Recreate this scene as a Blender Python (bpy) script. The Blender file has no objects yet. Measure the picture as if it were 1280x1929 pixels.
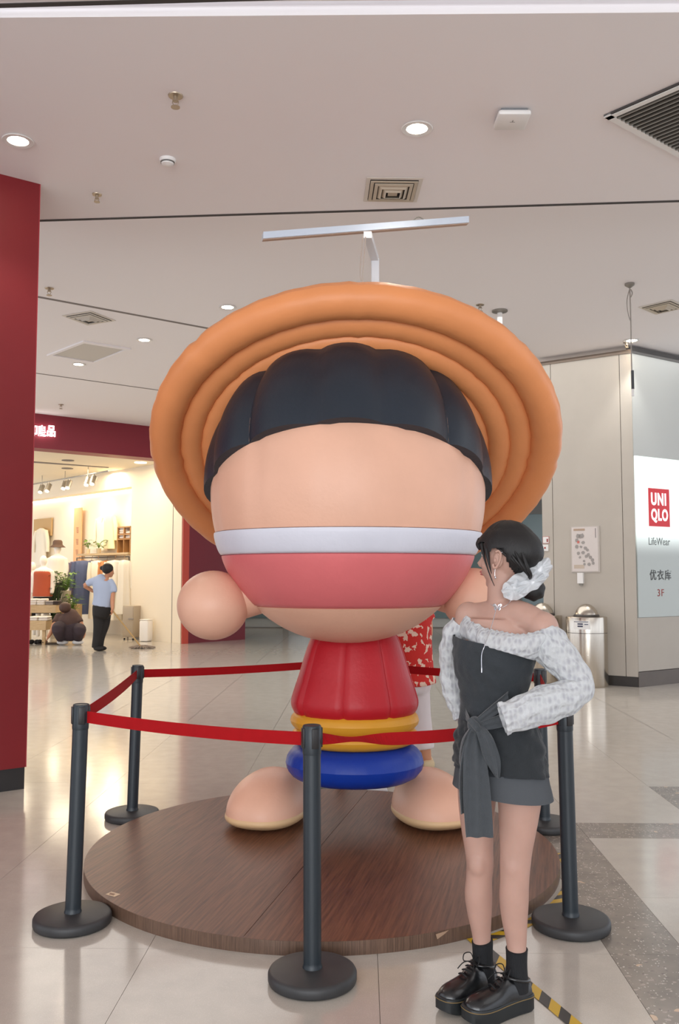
import bpy, bmesh, math, random
from mathutils import Vector, Matrix, noise, Euler
random.seed(7)
SC = bpy.context.scene
COL = SC.collection
PI = math.pi
# ------------------------------------------------------------ camera, world, lamps, exposure
F_PX, YH, CAM_H = 1650.0, 1080.0, 1.47
TH = math.atan((YH - 964.5) / F_PX)
cam = bpy.data.cameras.new('camera'); camo = bpy.data.objects.new('camera', cam); COL.objects.link(camo)
cam.sensor_fit = 'VERTICAL'; cam.sensor_height = 36.0; cam.lens = 36.0 * F_PX / 1929.0
cam.clip_end = 200
camo.location = (0, 0, CAM_H); camo.rotation_euler = (PI / 2 + TH, 0, 0)
SC.camera = camo
SC.view_settings.view_transform = 'Standard'; SC.view_settings.look = 'None'
SC.view_settings.gamma = 1.0; SC.view_settings.use_curve_mapping = False
SC.view_settings.exposure = 0.06
w = bpy.data.worlds.new('world'); SC.world = w; w.use_nodes = True
bg = w.node_tree.nodes['Background']; bg.inputs[0].default_value = (0.93, 0.98, 1.08, 1); bg.inputs[1].default_value = 1.52

def area(name, loc, size, power, col=(1, 1, 1), rot=(0, 0, 0), sy=None):
    l = bpy.data.lights.new(name, 'AREA'); l.shape = 'RECTANGLE'; l.size = size; l.size_y = sy or size
    l.energy = power; l.color = col
    o = bpy.data.objects.new(name, l); COL.objects.link(o); o.location = loc; o.rotation_euler = rot
    return o
# daylight of the atrium behind and beside the photographer, fill lights added under the ceiling to brighten the hall
area('atrium_daylight', (-1.5, -7.5, 2.3), 9, 520, (0.93, 0.97, 1.0), (PI / 2, 0, 0), 3.8)
area('hall_fill_light', (5.5, 3.0, 4.1), 5.0, 70, (0.95, 0.98, 1.0), (0, 0, 0), 5.0)
area('hall_fill_light', (-5.0, 1.5, 4.1), 2.5, 30, (1.0, 0.97, 0.94), (0, 0, 0), 2.5)
area('hall_fill_light', (0.5, 12.5, 4.42), 9.0, 210, (1.0, 0.99, 0.96), (0, 0, 0), 6.0)
area('hall_fill_light', (-4.2, 12.5, 4.42), 3.5, 130, (1.0, 0.94, 0.84), (0, 0, 0), 5.0)

# ------------------------------------------------------------ pixel helpers (photo is 1280 x 1929)
def ray(x, y):
    u = (x - 640) / F_PX; v = (y - 964.5) / F_PX
    return u, math.cos(TH) + v * math.sin(TH), math.sin(TH) - v * math.cos(TH)
def on_z(x, y, z=0.0):
    r = ray(x, y); k = (z - CAM_H) / r[2]; return Vector((r[0] * k, r[1] * k, z))
def at(x, y, Y):
    r = ray(x, y); k = Y / r[1]; return Vector((r[0] * k, Y, CAM_H + r[2] * k))
def on_line(x, a, b, y=1000):
    u = ray(x, y); k = u[0] / u[1]; dx, dy = b[0] - a[0], b[1] - a[1]
    s = (k * a[1] - a[0]) / (dx - k * dy); return Vector((a[0] + s * dx, a[1] + s * dy, 0))
def on_wall(x, y, a, b):
    p = on_line(x, a, b, y); return at(x, y, p[1])

# ------------------------------------------------------------ materials
def lin(c):
    c = c / 255.0
    return c / 12.92 if c <= 0.04045 else ((c + 0.055) / 1.055) ** 2.4
def rgb(h):
    return (lin(h[0]), lin(h[1]), lin(h[2]), 1)
MATS = {}
def mat(name, c, rough=0.5, metal=0.0, var=0.0, vscale=8.0, bump=0.0, bscale=60.0, emit=0.0, ecol=None, spec=0.5, stretch=None, sub=0.0, trans=0.0, sheen=0.0, alpha=1.0, coat=0.0):
    if name in MATS: return MATS[name]
    m = bpy.data.materials.new(name); m.use_nodes = True; MATS[name] = m
    nt = m.node_tree; N = nt.nodes; L = nt.links; b = N['Principled BSDF']
    b.inputs['Base Color'].default_value = rgb(c); b.inputs['Roughness'].default_value = rough
    b.inputs['Metallic'].default_value = metal; b.inputs['Specular IOR Level'].default_value = spec
    if coat: b.inputs['Coat Weight'].default_value = coat; b.inputs['Coat Roughness'].default_value = .08
    if sub:
        b.inputs['Subsurface Weight'].default_value = sub; b.inputs['Subsurface Radius'].default_value = (1, .35, .2); b.inputs['Subsurface Scale'].default_value = .012
    if trans: b.inputs['Transmission Weight'].default_value = trans
    if sheen: b.inputs['Sheen Weight'].default_value = sheen
    if alpha < 1: b.inputs['Alpha'].default_value = alpha
    if emit:
        b.inputs['Emission Color'].default_value = rgb(ecol or c); b.inputs['Emission Strength'].default_value = emit
    tc = N.new('ShaderNodeTexCoord'); mp = N.new('ShaderNodeMapping'); L.new(tc.outputs['Object'], mp.inputs[0])
    if stretch: mp.inputs['Scale'].default_value = stretch
    if var > 0:
        nz = N.new('ShaderNodeTexNoise'); nz.inputs['Scale'].default_value = vscale; nz.inputs['Detail'].default_value = 5
        L.new(mp.outputs[0], nz.inputs['Vector'])
        cr = N.new('ShaderNodeValToRGB'); L.new(nz.outputs[0], cr.inputs[0])
        cl = rgb(c); cr.color_ramp.elements[0].position = .3; cr.color_ramp.elements[1].position = .7
        cr.color_ramp.elements[0].color = tuple(v * (1 - var) for v in cl[:3]) + (1,)
        cr.color_ramp.elements[1].color = tuple(min(1, v * (1 + var)) for v in cl[:3]) + (1,)
        L.new(cr.outputs[0], b.inputs['Base Color'])
    if bump > 0:
        n2 = N.new('ShaderNodeTexNoise'); n2.inputs['Scale'].default_value = bscale; n2.inputs['Detail'].default_value = 4
        L.new(mp.outputs[0], n2.inputs['Vector'])
        bp = N.new('ShaderNodeBump'); bp.inputs['Strength'].default_value = bump; bp.inputs['Distance'].default_value = .01
        L.new(n2.outputs[0], bp.inputs['Height']); L.new(bp.outputs[0], b.inputs['Normal'])
    return m

def mat_terrazzo(name, base, chips, rough, dens):
    m = bpy.data.materials.new(name); m.use_nodes = True; MATS[name] = m
    nt = m.node_tree; N = nt.nodes; L = nt.links; b = N['Principled BSDF']
    tc = N.new('ShaderNodeTexCoord')
    nz = N.new('ShaderNodeTexNoise'); nz.inputs['Scale'].default_value = 9; nz.inputs['Detail'].default_value = 8
    L.new(tc.outputs['Object'], nz.inputs['Vector'])
    r0 = N.new('ShaderNodeValToRGB'); L.new(nz.outputs[0], r0.inputs[0])
    cl = rgb(base)
    r0.color_ramp.elements[0].position = .3; r0.color_ramp.elements[1].position = .72
    r0.color_ramp.elements[0].color = tuple(v * (1 - dens * .22) for v in cl[:3]) + (1,)
    r0.color_ramp.elements[1].color = tuple(v * (1 + dens * .10) for v in cl[:3]) + (1,)
    prev = r0.outputs[0]
    for sc, thr, col, st in chips:
        mp = N.new('ShaderNodeMapping'); mp.inputs['Scale'].default_value = st; L.new(tc.outputs['Object'], mp.inputs[0])
        dn = N.new('ShaderNodeTexNoise'); dn.inputs['Scale'].default_value = sc * 1.5; L.new(mp.outputs[0], dn.inputs['Vector'])
        av = N.new('ShaderNodeVectorMath'); av.operation = 'MULTIPLY_ADD'; L.new(dn.outputs['Color'], av.inputs[0]); av.inputs[1].default_value = (.9 / sc,) * 3; L.new(mp.outputs[0], av.inputs[2])
        vo = N.new('ShaderNodeTexVoronoi'); vo.inputs['Scale'].default_value = sc; L.new(av.outputs[0], vo.inputs['Vector'])
        lt = N.new('ShaderNodeMath'); lt.operation = 'LESS_THAN'; L.new(vo.outputs['Distance'], lt.inputs[0]); lt.inputs[1].default_value = thr
        sx = N.new('ShaderNodeSeparateColor'); L.new(vo.outputs['Color'], sx.inputs[0])
        g = N.new('ShaderNodeMath'); g.operation = 'GREATER_THAN'; L.new(sx.outputs[0], g.inputs[0]); g.inputs[1].default_value = .62
        mu = N.new('ShaderNodeMath'); mu.operation = 'MULTIPLY'; L.new(lt.outputs[0], mu.inputs[0]); L.new(g.outputs[0], mu.inputs[1])
        mx = N.new('ShaderNodeMix'); mx.data_type = 'RGBA'; L.new(mu.outputs[0], mx.inputs[0]); L.new(prev, mx.inputs[6]); mx.inputs[7].default_value = rgb(col)
        prev = mx.outputs[2]
    L.new(prev, b.inputs['Base Color']); b.inputs['Roughness'].default_value = rough
    b.inputs['Specular IOR Level'].default_value = .62
    return m

def mat_wood(name, c1, c2, ang, sc=(1.2, 30, 30), rough=.35):
    m = bpy.data.materials.new(name); m.use_nodes = True; MATS[name] = m
    nt = m.node_tree; N = nt.nodes; L = nt.links; b = N['Principled BSDF']
    tc = N.new('ShaderNodeTexCoord'); m0 = N.new('ShaderNodeMapping'); m0.vector_type = 'TEXTURE'; m0.inputs['Rotation'].default_value = (0, 0, ang)
    L.new(tc.outputs['Object'], m0.inputs[0])
    mp = N.new('ShaderNodeMapping'); mp.inputs['Scale'].default_value = sc; L.new(m0.outputs[0], mp.inputs[0])
    nz = N.new('ShaderNodeTexNoise'); nz.inputs['Scale'].default_value = 3.2; nz.inputs['Detail'].default_value = 9; nz.inputs['Roughness'].default_value = .65
    L.new(mp.outputs[0], nz.inputs['Vector'])
    r = N.new('ShaderNodeValToRGB'); L.new(nz.outputs[0], r.inputs[0])
    r.color_ramp.elements[0].position = .32; r.color_ramp.elements[1].position = .68
    r.color_ramp.elements[0].color = rgb(c1); r.color_ramp.elements[1].color = rgb(c2)
    n2 = N.new('ShaderNodeTexNoise'); n2.inputs['Scale'].default_value = 1.8; L.new(tc.outputs['Object'], n2.inputs['Vector'])
    mx = N.new('ShaderNodeMix'); mx.data_type = 'RGBA'; mx.blend_type = 'MULTIPLY'; mx.inputs[0].default_value = .35
    L.new(r.outputs[0], mx.inputs[6]); L.new(n2.outputs[0], mx.inputs[7]); L.new(mx.outputs[2], b.inputs['Base Color'])
    b.inputs['Roughness'].default_value = rough
    bp = N.new('ShaderNodeBump'); bp.inputs['Strength'].default_value = .08; L.new(nz.outputs[0], bp.inputs['Height']); L.new(bp.outputs[0], b.inputs['Normal'])
    return m

# ------------------------------------------------------------ object helpers
def tag(o, label=None, cat=None, group=None, kind=None):
    if label: o['label'] = label
    if cat: o['category'] = cat
    if group: o['group'] = group
    if kind: o['kind'] = kind
    return o
ROOTLOC = {}
def thing(name, label, cat, loc=(0, 0, 0), group=None, kind=None):
    o = bpy.data.objects.new(name, None); COL.objects.link(o); o.location = loc; o.empty_display_size = .1
    ROOTLOC[o.name] = Vector(loc)
    return tag(o, label, cat, group, kind)
def root_of(o):
    while o.parent: o = o.parent
    return o
def put(name, bm, m, parent=None, smooth=True, label=None, mods=None, ms=None):
    """bm is in world coordinates; the mesh is stored relative to its thing's root"""
    bmesh.ops.recalc_face_normals(bm, faces=bm.faces[:]) if ms is None else None
    me = bpy.data.meshes.new(name)
    loc = Vector((0, 0, 0))
    if parent: loc = ROOTLOC[root_of(parent).name]
    bm.transform(Matrix.Translation(-loc)); bm.to_mesh(me); bm.free()
    for mm in (m if isinstance(m, (list, tuple)) else [m]): me.materials.append(mm)
    o = bpy.data.objects.new(name, me); COL.objects.link(o)
    if parent: o.parent = parent
    if smooth:
        me.polygons.foreach_set('use_smooth', [True] * len(me.polygons))
        me.set_sharp_from_angle(angle=math.radians(smooth if smooth is not True else 42))
    if label: o['label'] = label
    return o
def bake(o):
    dg = bpy.context.evaluated_depsgraph_get(); dg.update()
    me = bpy.data.meshes.new_from_object(o.evaluated_get(dg)); old = o.data
    o.modifiers.clear(); o.data = me
    me.polygons.foreach_set('use_smooth', [True] * len(me.polygons))
    return o
def fuse(o, voxel, smooth=6, fac=.5):
    """one continuous surface out of overlapping volumes"""
    r = o.modifiers.new('r', 'REMESH'); r.mode = 'VOXEL'; r.voxel_size = voxel; r.use_smooth_shade = True
    s = o.modifiers.new('s', 'SMOOTH'); s.iterations = smooth; s.factor = fac
    return bake(o)
def NB(): return bmesh.new()
def box(bm, c, s, rz=0.0, bev=0.0, R=None, mi=0):
    M = Matrix.Translation(c) @ (R.to_4x4() if R else Matrix.Rotation(rz, 4, 'Z')) @ Matrix.Diagonal((s[0], s[1], s[2], 1))
    r = bmesh.ops.create_cube(bm, size=1, matrix=M)
    fs = list({f for v in r['verts'] for f in v.link_faces})
    for f in fs: f.material_index = mi
    if bev > 0:
        es = list({e for v in r['verts'] for e in v.link_edges})
        bmesh.ops.bevel(bm, geom=es, offset=bev, segments=2, affect='EDGES', profile=.5)
    return r['verts']
def box2(bm, a, b, bev=0.0):
    a = Vector(a); b = Vector(b); return box(bm, (a + b) / 2, (abs(b.x - a.x), abs(b.y - a.y), abs(b.z - a.z)), 0, bev)
def ell(bm, c, r, R=None, seg=24):
    M = Matrix.Translation(c) @ (R.to_4x4() if R else Matrix.Identity(4)) @ Matrix.Diagonal((r[0], r[1], r[2], 1))
    return bmesh.ops.create_uvsphere(bm, u_segments=seg, v_segments=max(8, seg * 2 // 3), radius=1, matrix=M)['verts']
def skin(bm, rings, cap=True, close=True):
    vs = [[bm.verts.new(p) for p in r] for r in rings]
    n = len(rings[0])
    for a, b in zip(vs, vs[1:]):
        for i in range(n if close else n - 1):
            j = (i + 1) % n
            bm.faces.new((a[i], a[j], b[j], b[i]))
    if cap and close:
        bm.faces.new(vs[0][::-1]); bm.faces.new(vs[-1])
    return vs
def lathe(bm, prof, c=(0, 0, 0), n=32, R=None, cap=True, fn=None):
    c = Vector(c); rings = []
    for (r, z) in prof:
        ring = []
        for i in range(n):
            a = 2 * PI * i / n; k = fn(a, r, z) if fn else 1
            p = Vector((r * k * math.cos(a), r * k * math.sin(a), z))
            ring.append(c + (R @ p if R else p))
        rings.append(ring)
    return skin(bm, rings, cap)
def cr(pts, k):
    """Catmull-Rom resample of list of tuples (any length)"""
    P = [Vector(p) if len(p) < 5 else p for p in pts]; n = len(pts); out = []
    D = len(pts[0])
    for i in range(n - 1):
        p0, p1, p2, p3 = pts[max(i - 1, 0)], pts[i], pts[i + 1], pts[min(i + 2, n - 1)]
        for j in range(k):
            t = j / k
            out.append(tuple(.5 * (2 * p1[d] + (p2[d] - p0[d]) * t + (2 * p0[d] - 5 * p1[d] + 4 * p2[d] - p3[d]) * t * t + (3 * p1[d] - p0[d] - 3 * p2[d] + p3[d]) * t ** 3) for d in range(D)))
    out.append(tuple(pts[-1])); return out
def tube(bm, pts, n=12, k=4, flat=None, fn=None, cap=True):
    """pts: (x,y,z,r) swept tube, optional flat=(axis vector, ratio) squashes along axis; fn(s, a) radius multiplier"""
    q = cr(pts, k) if len(pts) > 2 and k > 1 else [tuple(p) for p in pts]
    rings = []; up = None; m = len(q)
    for i in range(m):
        p = Vector(q[i][:3]); t = (Vector(q[min(i + 1, m - 1)][:3]) - Vector(q[max(i - 1, 0)][:3])).normalized()
        if up is None:
            up = Vector((0, 0, 1)) if abs(t.z) < .9 else Vector((0, 1, 0))
        a = t.cross(up)
        if a.length < 1e-5: a = t.orthogonal()
        a.normalize(); b = a.cross(t).normalized(); up = b
        ring = []
        for j in range(n):
            an = 2 * PI * j / n; r = q[i][3] * (fn(i / (m - 1), an) if fn else 1)
            v = a * math.cos(an) * r + b * math.sin(an) * r
            if flat:
                ax = Vector(flat[0]).normalized(); v = v - ax * v.dot(ax) * (1 - flat[1])
            ring.append(p + v)
        rings.append(ring)
    return skin(bm, rings, cap)
def rod(bm, a, b, r, n=10, r2=None):
    tube(bm, [tuple(a) + (r,), tuple(b) + (r2 if r2 is not None else r,)], n, 1)
def slab(bm, pts, n, th):
    """polygon given by points, extruded by th along n"""
    n = Vector(n).normalized() * th; pts = [Vector(p) for p in pts]
    a = [bm.verts.new(p) for p in pts]; b = [bm.verts.new(p + n) for p in pts]
    bm.faces.new(a); bm.faces.new(b[::-1]); m = len(pts)
    for i in range(m): bm.faces.new((a[i], b[i], b[(i + 1) % m], a[(i + 1) % m]))
def struct(name, bm, m, smooth=False, label=None, cat=None):
    o = put(name, bm, m, None, smooth); o['kind'] = 'structure'
    return tag(o, label, cat)
FONT = None
def text_part(name, s, m, parent, c, right, up, h, wd=None, bold=0.0, depth=.004, label=None):
    cu = bpy.data.curves.new(name, 'FONT'); cu.body = s; cu.space_character = 1.18 if s in ('UNI', 'QLO', '3F', '优衣库') else 1.0; cu.offset = bold; cu.extrude = .01; cu.size = 1
    t = bpy.data.objects.new(name, cu); COL.objects.link(t)
    dg = bpy.context.evaluated_depsgraph_get(); dg.update()
    me = bpy.data.meshes.new_from_object(t.evaluated_get(dg)); bpy.data.objects.remove(t)
    bm = NB(); bm.from_mesh(me); bpy.data.meshes.remove(me)
    xs = [v.co.x for v in bm.verts]; ys = [v.co.y for v in bm.verts]
    sy = h / (max(ys) - min(ys)); sx = wd / (max(xs) - min(xs)) if wd else sy
    cx = (max(xs) + min(xs)) / 2; cy = (max(ys) + min(ys)) / 2
    right = Vector(right).normalized(); up = Vector(up).normalized(); nn = right.cross(up); c = Vector(c)
    for v in bm.verts:
        x, y, z = v.co
        v.co = c + right * ((x - cx) * sx) + up * ((y - cy) * sy) + nn * (z / .02 + .5) * depth
    return put(name, bm, m, parent, False, label)
# ============================================================ SETTING
M_ceil = mat('ceiling_paint', (243, 238, 238), .85)
M_slot = mat('dark_slot', (70, 66, 64), .8)
M_red = mat('red_panel', (120, 12, 20), .5, var=.05, vscale=2)
M_redlit = mat('red_panel_painted_lit', (190, 70, 52), .5)  # orange light on the end wall's edge, painted in as a lighter red
M_black = mat('black_base', (40, 38, 38), .4)
M_cream = mat_terrazzo('cream_terrazzo', (192, 184, 173), [(230, .25, (186, 178, 168), (1, 1, 1)), (420, .25, (222, 217, 208), (1, 1, 1))], .13, .35)
M_grey = mat_terrazzo('grey_terrazzo', (140, 130, 120), [(26, .26, (172, 160, 148), (1, 1.6, 1)), (60, .26, (205, 197, 186), (1.4, 1, 1)), (38, .22, (112, 102, 95), (1, 1.3, 1)), (9, .17, (206, 178, 150), (1, 1.3, 1))], .17, 1.0)
M_joint = mat('joint_grout', (176, 168, 158), .8)
M_kiosk = mat('kiosk_panel', (184, 176, 165), .55, var=.03, vscale=3)
M_kiosk2 = mat('kiosk_panel_grey', (190, 192, 188), .5)
M_white = mat('white_plastic', (235, 233, 230), .4)
M_whitem = mat('white_metal', (225, 228, 232), .35)
M_silver = mat('grey_metal', (150, 145, 138), .35, .6)
M_lamp = mat('lamp_glow', (255, 250, 240), .5, emit=9)
M_lampw = mat('lamp_warm', (255, 240, 205), .5, emit=4)

# ---- floor
ROT = math.radians(1.5)
def gp(x, y, z=0.0):
    dx, dy = x - 1.05, y - 3.6
    return Vector((1.05 + dx * math.cos(ROT) + dy * math.sin(ROT), 3.6 - dx * math.sin(ROT) + dy * math.cos(ROT), z))
bm = NB(); box2(bm, (-9.5, -9, -.12), (9.5, 30, -.012))
floor = struct('floor', bm, M_joint, label='polished cream terrazzo tile floor with grey stone bands', cat='floor')
ROOTLOC[floor.name] = Vector((0, 0, 0))
def tile(x0, x1, y0, y1, m):
    g = .0009; bm = NB()
    slab(bm, [gp(x0 + g, y0 + g), gp(x1 - g, y0 + g), gp(x1 - g, y1 - g), gp(x0 + g, y1 - g)], (0, 0, -1), .012)
    o = put('tile', bm, m, floor, False); return o
XL = [1.05 - .9 * k for k in range(7, -1, -1)]
ys = [3.5 + .9 * k for k in range(-4, 6)]
for a, b in zip(XL, XL[1:]):
    for c, d in zip(ys, ys[1:]): tile(a, b, c, d, M_cream)
# vertical grey band x 1.05..1.35 up to y 5.3
yb = [-.1, .8, 1.7, 2.6, 3.5, 4.4, 5.3]
for c, d in zip(yb, yb[1:]): tile(1.05, 1.35, c, d, M_grey)
yb2 = [-.4, .5, 1.4, 2.3, 3.2, 4.1, 5.0]
XR = [1.35, 2.07, 2.97, 3.87, 4.77, 5.67]
for c, d in zip(yb2, yb2[1:]):
    for a, b in zip(XR, XR[1:]): tile(a, b, c, d, M_cream)
for a, b in zip(XR, XR[1:]): tile(a, b, 5.0, 5.3, M_grey)
tile(1.35, 2.07, 5.3, 6.2, M_cream); tile(2.07, 2.37, 5.3, 6.2, M_grey)
for a, b in zip([2.37, 3.27, 4.17, 5.07], [3.27, 4.17, 5.07, 5.67]): tile(a, b, 5.3, 6.2, M_cream)
tile(1.05, 1.35, 5.3, 6.2, M_cream)
for c, d in zip([6.2, 7.1], [7.1, 8.0]):
    for a, b in zip([1.05] + XR, XR): tile(a, b, c, d, M_cream)
bm = NB()
def fieldq(x0, x1, y0, y1):
    g = .0015; vs = [bm.verts.new(gp(x, y, -.0005)) for x, y in ((x0 + g, y0 + g), (x1 - g, y0 + g), (x1 - g, y1 - g), (x0 + g, y1 - g))]; bm.faces.new(vs)
for i in range(-14, 15):
    for j in range(-15, 26):
        x0 = 1.05 + .9 * i; y0 = 8.0 + .9 * (j - 9)
        x1 = x0 + .9; y1 = y0 + .9
        if y1 <= -.05 or y0 >= 7.95 or x1 <= -5.2 or x0 >= 5.6:
            if y0 >= 7.95 or y1 <= -.05 or True: fieldq(x0, x1, y0, y1)
o = put('tile_field', bm, M_cream, floor, False); o['kind'] = 'stuff'

# ---- ceiling: near sheet at 4.25, far sheet raised to 4.5
ZC, ZF = 4.25, 4.5
s0, s2 = on_z(73, 417, ZC), on_z(1280, 380, ZC)
def sy_(x): return s0.y + (s2.y - s0.y) * (x - s0.x) / (s2.x - s0.x)
c0, c1 = on_z(0, 10, ZC), on_z(360, 0, ZC)
bm = NB()
slab(bm, [(-14, sy_(-14), ZC), (14, sy_(14), ZC), (14, c0.y - .1, ZC), (-14, c0.y + .25, ZC)], (0, 0, 1), .12)
ceiling = struct('ceiling', bm, M_ceil, label='plain off-white plasterboard ceiling with thin shadow joints', cat='ceiling')
ROOTLOC[ceiling.name] = Vector((0, 0, 0))
bm = NB(); slab(bm, [(-14, sy_(-14) - .1, ZF), (14, sy_(14) - .1, ZF), (14, 30, ZF), (-14, 30, ZF)], (0, 0, 1), .1)
put('far_ceiling_sheet', bm, M_ceil, ceiling, False)
bm = NB(); slab(bm, [(-14, c0.y + .2, ZC + .04), (14, c0.y - .15, ZC + .04), (14, -10, ZC + .04), (-14, -10, ZC + .04)], (0, 0, 1), .1)
put('near_ceiling_sheet', bm, M_ceil, ceiling, False)
bm = NB(); slab(bm, [(-14, sy_(-14) - .03, ZC - .004), (14, sy_(14) - .03, ZC - .004), (14, sy_(14), ZC - .004), (-14, sy_(-14), ZC - .004)], (0, 0, 1), .004)
put('shadow_joint', bm, M_slot, ceiling, False)
def joint(p, q, z, wd, m=M_slot):
    a, b = on_z(*p, z), on_z(*q, z); d = (b - a).normalized(); a -= d * 3; b += d * 3; n = Vector((-d.y, d.x, 0)) * wd / 2
    bm = NB(); slab(bm, [a - n, b - n, b + n, a + n], (0, 0, -1), .004); put('shadow_joint', bm, m, ceiling, False)
M_slot2 = mat('grey_slot', (128, 120, 116), .8)
joint((66, 558), (385, 617), ZF, .05, M_slot2); joint((62, 702), (300, 735), ZF, .035, M_slot2)
joint((0, 10), (360, 0), ZC, .03)

# ---- red pillar at left
pc = on_z(47, 1487); p2 = on_z(0, 345, ZC) ; d = Vector((-.25, -.62, 0)).normalized()
d = Vector((p2.x - on_z(72, 363, ZC).x, p2.y - on_z(72, 363, ZC).y, 0)).normalized()
nl = Vector((-d.y, d.x, 0))
if nl.x > 0: nl = -nl
pl = struct('pillar', NB(), M_red, label='tall dark red pillar at the left edge above a black base', cat='pillar'); ROOTLOC[pl.name] = Vector((0, 0, 0))
for i in range(3):
    a = pc + d * (.012 + i * 1.0 if i else .0); b = pc + d * (i * 1.0 + .994)
    bm = NB(); slab(bm, [a + Vector((0, 0, .15)), b + Vector((0, 0, .15)), b + Vector((0, 0, ZC)), a + Vector((0, 0, ZC))], nl, .05)
    put('panel', bm, M_red, pl, False)
bm = NB(); slab(bm, [pc + nl * .05 + Vector((0, 0, .15)), pc + nl * 1.5 + Vector((0, 0, .15)), pc + nl * 1.5 + Vector((0, 0, ZC)), pc + nl * .05 + Vector((0, 0, ZC))], d, .05)
put('panel', bm, M_red, pl, False)
bm = NB(); slab(bm, [pc + nl * .02, pc + nl * .02 + d * 3, pc + nl * 1.5 + d * 3, pc + nl * 1.5 + d * .02, pc + nl * .04 + d * .02], (0, 0, 1), .15)
put('base', bm, M_black, pl, False)
bm = NB(); slab(bm, [pc + Vector((0, 0, .15)), pc + nl * .015 + Vector((0, 0, .15)), pc + nl * .015 + Vector((0, 0, ZC)), pc + Vector((0, 0, ZC))], -d, .006)
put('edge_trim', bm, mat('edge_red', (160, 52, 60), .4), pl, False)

# ---- shop front at left: fascia, pillar end, interior
FA = Vector((on_z(62, 778, ZF).x, on_z(62, 778, ZF).y, 0)); FB = Vector((on_z(343, 1213).x, on_z(343, 1213).y, 0))
fd = (FB - FA).normalized(); fn_ = Vector((fd.y, -fd.x, 0))  # towards the camera
if fn_.y > 0: fn_ = -fn_
zb = on_wall(62, 843, FA, FB).z
bm = NB(); A2 = FA - fd * 5; Z = lambda p, z: Vector((p.x, p.y, z))
slab(bm, [Z(A2, zb), Z(FB, zb), Z(FB, ZF + .05), Z(A2, ZF + .05)], -fn_, .45)
fas = struct('wall_left', bm, mat('fascia_red', (130, 30, 46), .5), label='dark red fascia band above the bright clothing shop', cat='wall')
ROOTLOC[fas.name] = Vector((0, 0, 0))
M_glow = mat('sign_glow', (255, 252, 250), .5, emit=3)
sg = thing('shop_sign', 'white glowing characters on the dark red fascia of the clothing shop', 'sign', on_wall(78, 812, FA, FB))
def fchar(s, px, wpx=16):
    p = on_wall(px, 812 + (px - 78) * .035, FA, FB) + fn_ * .03
    k = (on_wall(px + wpx, 812, FA, FB) - on_wall(px, 812, FA, FB)).length
    text_part('character', s, M_glow, sg, p, fd, (0, 0, 1), .21, k * .95, .012, .03)
fchar('無', 43); fchar('印', 61); fchar('良', 78); fchar('品', 95)
# red end wall to the right of the opening
bm = NB(); RB = on_z(462, 1204.5); RB = Vector((RB.x, RB.y, 0)); rd = (RB - FB).normalized(); rn = Vector((-rd.y, rd.x, 0))
rn = rn if rn.y > 0 else -rn
E1 = FB + rd * .16
slab(bm, [Z(E1, 0), Z(RB, 0), Z(RB, ZF), Z(E1, ZF)], rn, .05)
ew = struct('wall_end', bm, mat('end_red', (112, 22, 36), .5), label='dark red end wall right of the clothing shop', cat='wall'); ROOTLOC[ew.name] = Vector((0, 0, 0))
bm = NB(); slab(bm, [Z(FB, 0), Z(E1, 0), Z(E1, zb), Z(FB, zb)], rn, .02); put('painted_lit_edge', bm, M_redlit, ew, False)

# shop side wall W (seen at the back)
Wa = Vector((on_z(340, 1212).x, on_z(340, 1212).y, 0)); Wb0 = Vector((-5.5, 20.73, 0)); wd = (Wb0 - Wa).normalized()
wn = Vector((-wd.y, wd.x, 0)); wn = wn if wn.y < 0 else -wn
Wr = on_line(247, Wa, Wb0); ZS = 3.88
M_shop = mat('shop_wall', (240, 226, 202), .7); M_shopc = mat('shop_ceiling', (236, 224, 200), .8)
bm = NB()
slab(bm, [Z(Wa, 0), Z(Wr, 0), Z(Wr, ZS), Z(Wa, ZS)], -wn, .5)
sw = struct('wall_shop', bm, M_shop, label='cream side wall inside the clothing shop', cat='wall'); ROOTLOC[sw.name] = Vector((0, 0, 0))
We = Wr + wd * 6.5
zc_ = on_wall(247, 917, Wa, Wb0).z
bm = NB(); slab(bm, [Z(Wr - wn * .45, 0), Z(We - wn * .45, 0), Z(We - wn * .45, zc_ + .3), Z(Wr - wn * .45, zc_ + .3)], -wn, .1)
put('recess_back', bm, M_shop, sw, False)
bm = NB(); slab(bm, [Z(Wr, zc_), Z(We, zc_), Z(We, ZS), Z(Wr, ZS)], -wn, .32); put('bulkhead', bm, M_shop, sw, False)
bm = NB(); slab(bm, [Z(Wr, zc_ - .02) - wn * .33, Z(We, zc_ - .02) - wn * .33, Z(We, zc_ + .1) - wn * .33, Z(Wr, zc_ + .1) - wn * .33], -wn, .1)
put('cove_lamp', bm, M_lampw, sw, False, 'glowing strip lamp hidden in the cove')
bm = NB(); slab(bm, [Z(Wa + wd * .32, .0) + wn * .001, Z(Wa + wd * .335, .0) + wn * .001, Z(Wa + wd * .335, ZS) + wn * .001, Z(Wa + wd * .32, ZS) + wn * .001], wn, .004)
put('panel_joint', bm, M_slot2, sw, False)
bm = NB(); slab(bm, [Z(A2 - fn_ * .4, ZS), Z(FB - fn_ * .3, ZS), Z(Wa - wn * .6, ZS), Z(We - wn * .6, ZS), Z(We + Vector((-6, 0, 0)), ZS)], (0, 0, 1), .08)
sc_ = struct('ceiling_shop', bm, M_shopc, label='pale ceiling inside the clothing shop', cat='ceiling'); ROOTLOC[sc_.name] = Vector((0, 0, 0))
bm = NB(); slab(bm, [on_z(62, 871, ZS), on_z(205, 881, ZS), on_z(205, 880.0, ZS), on_z(62, 869.0, ZS)], (0, 0, -1), .01); put('shadow_joint', bm, M_slot2, sc_, False)
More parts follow.
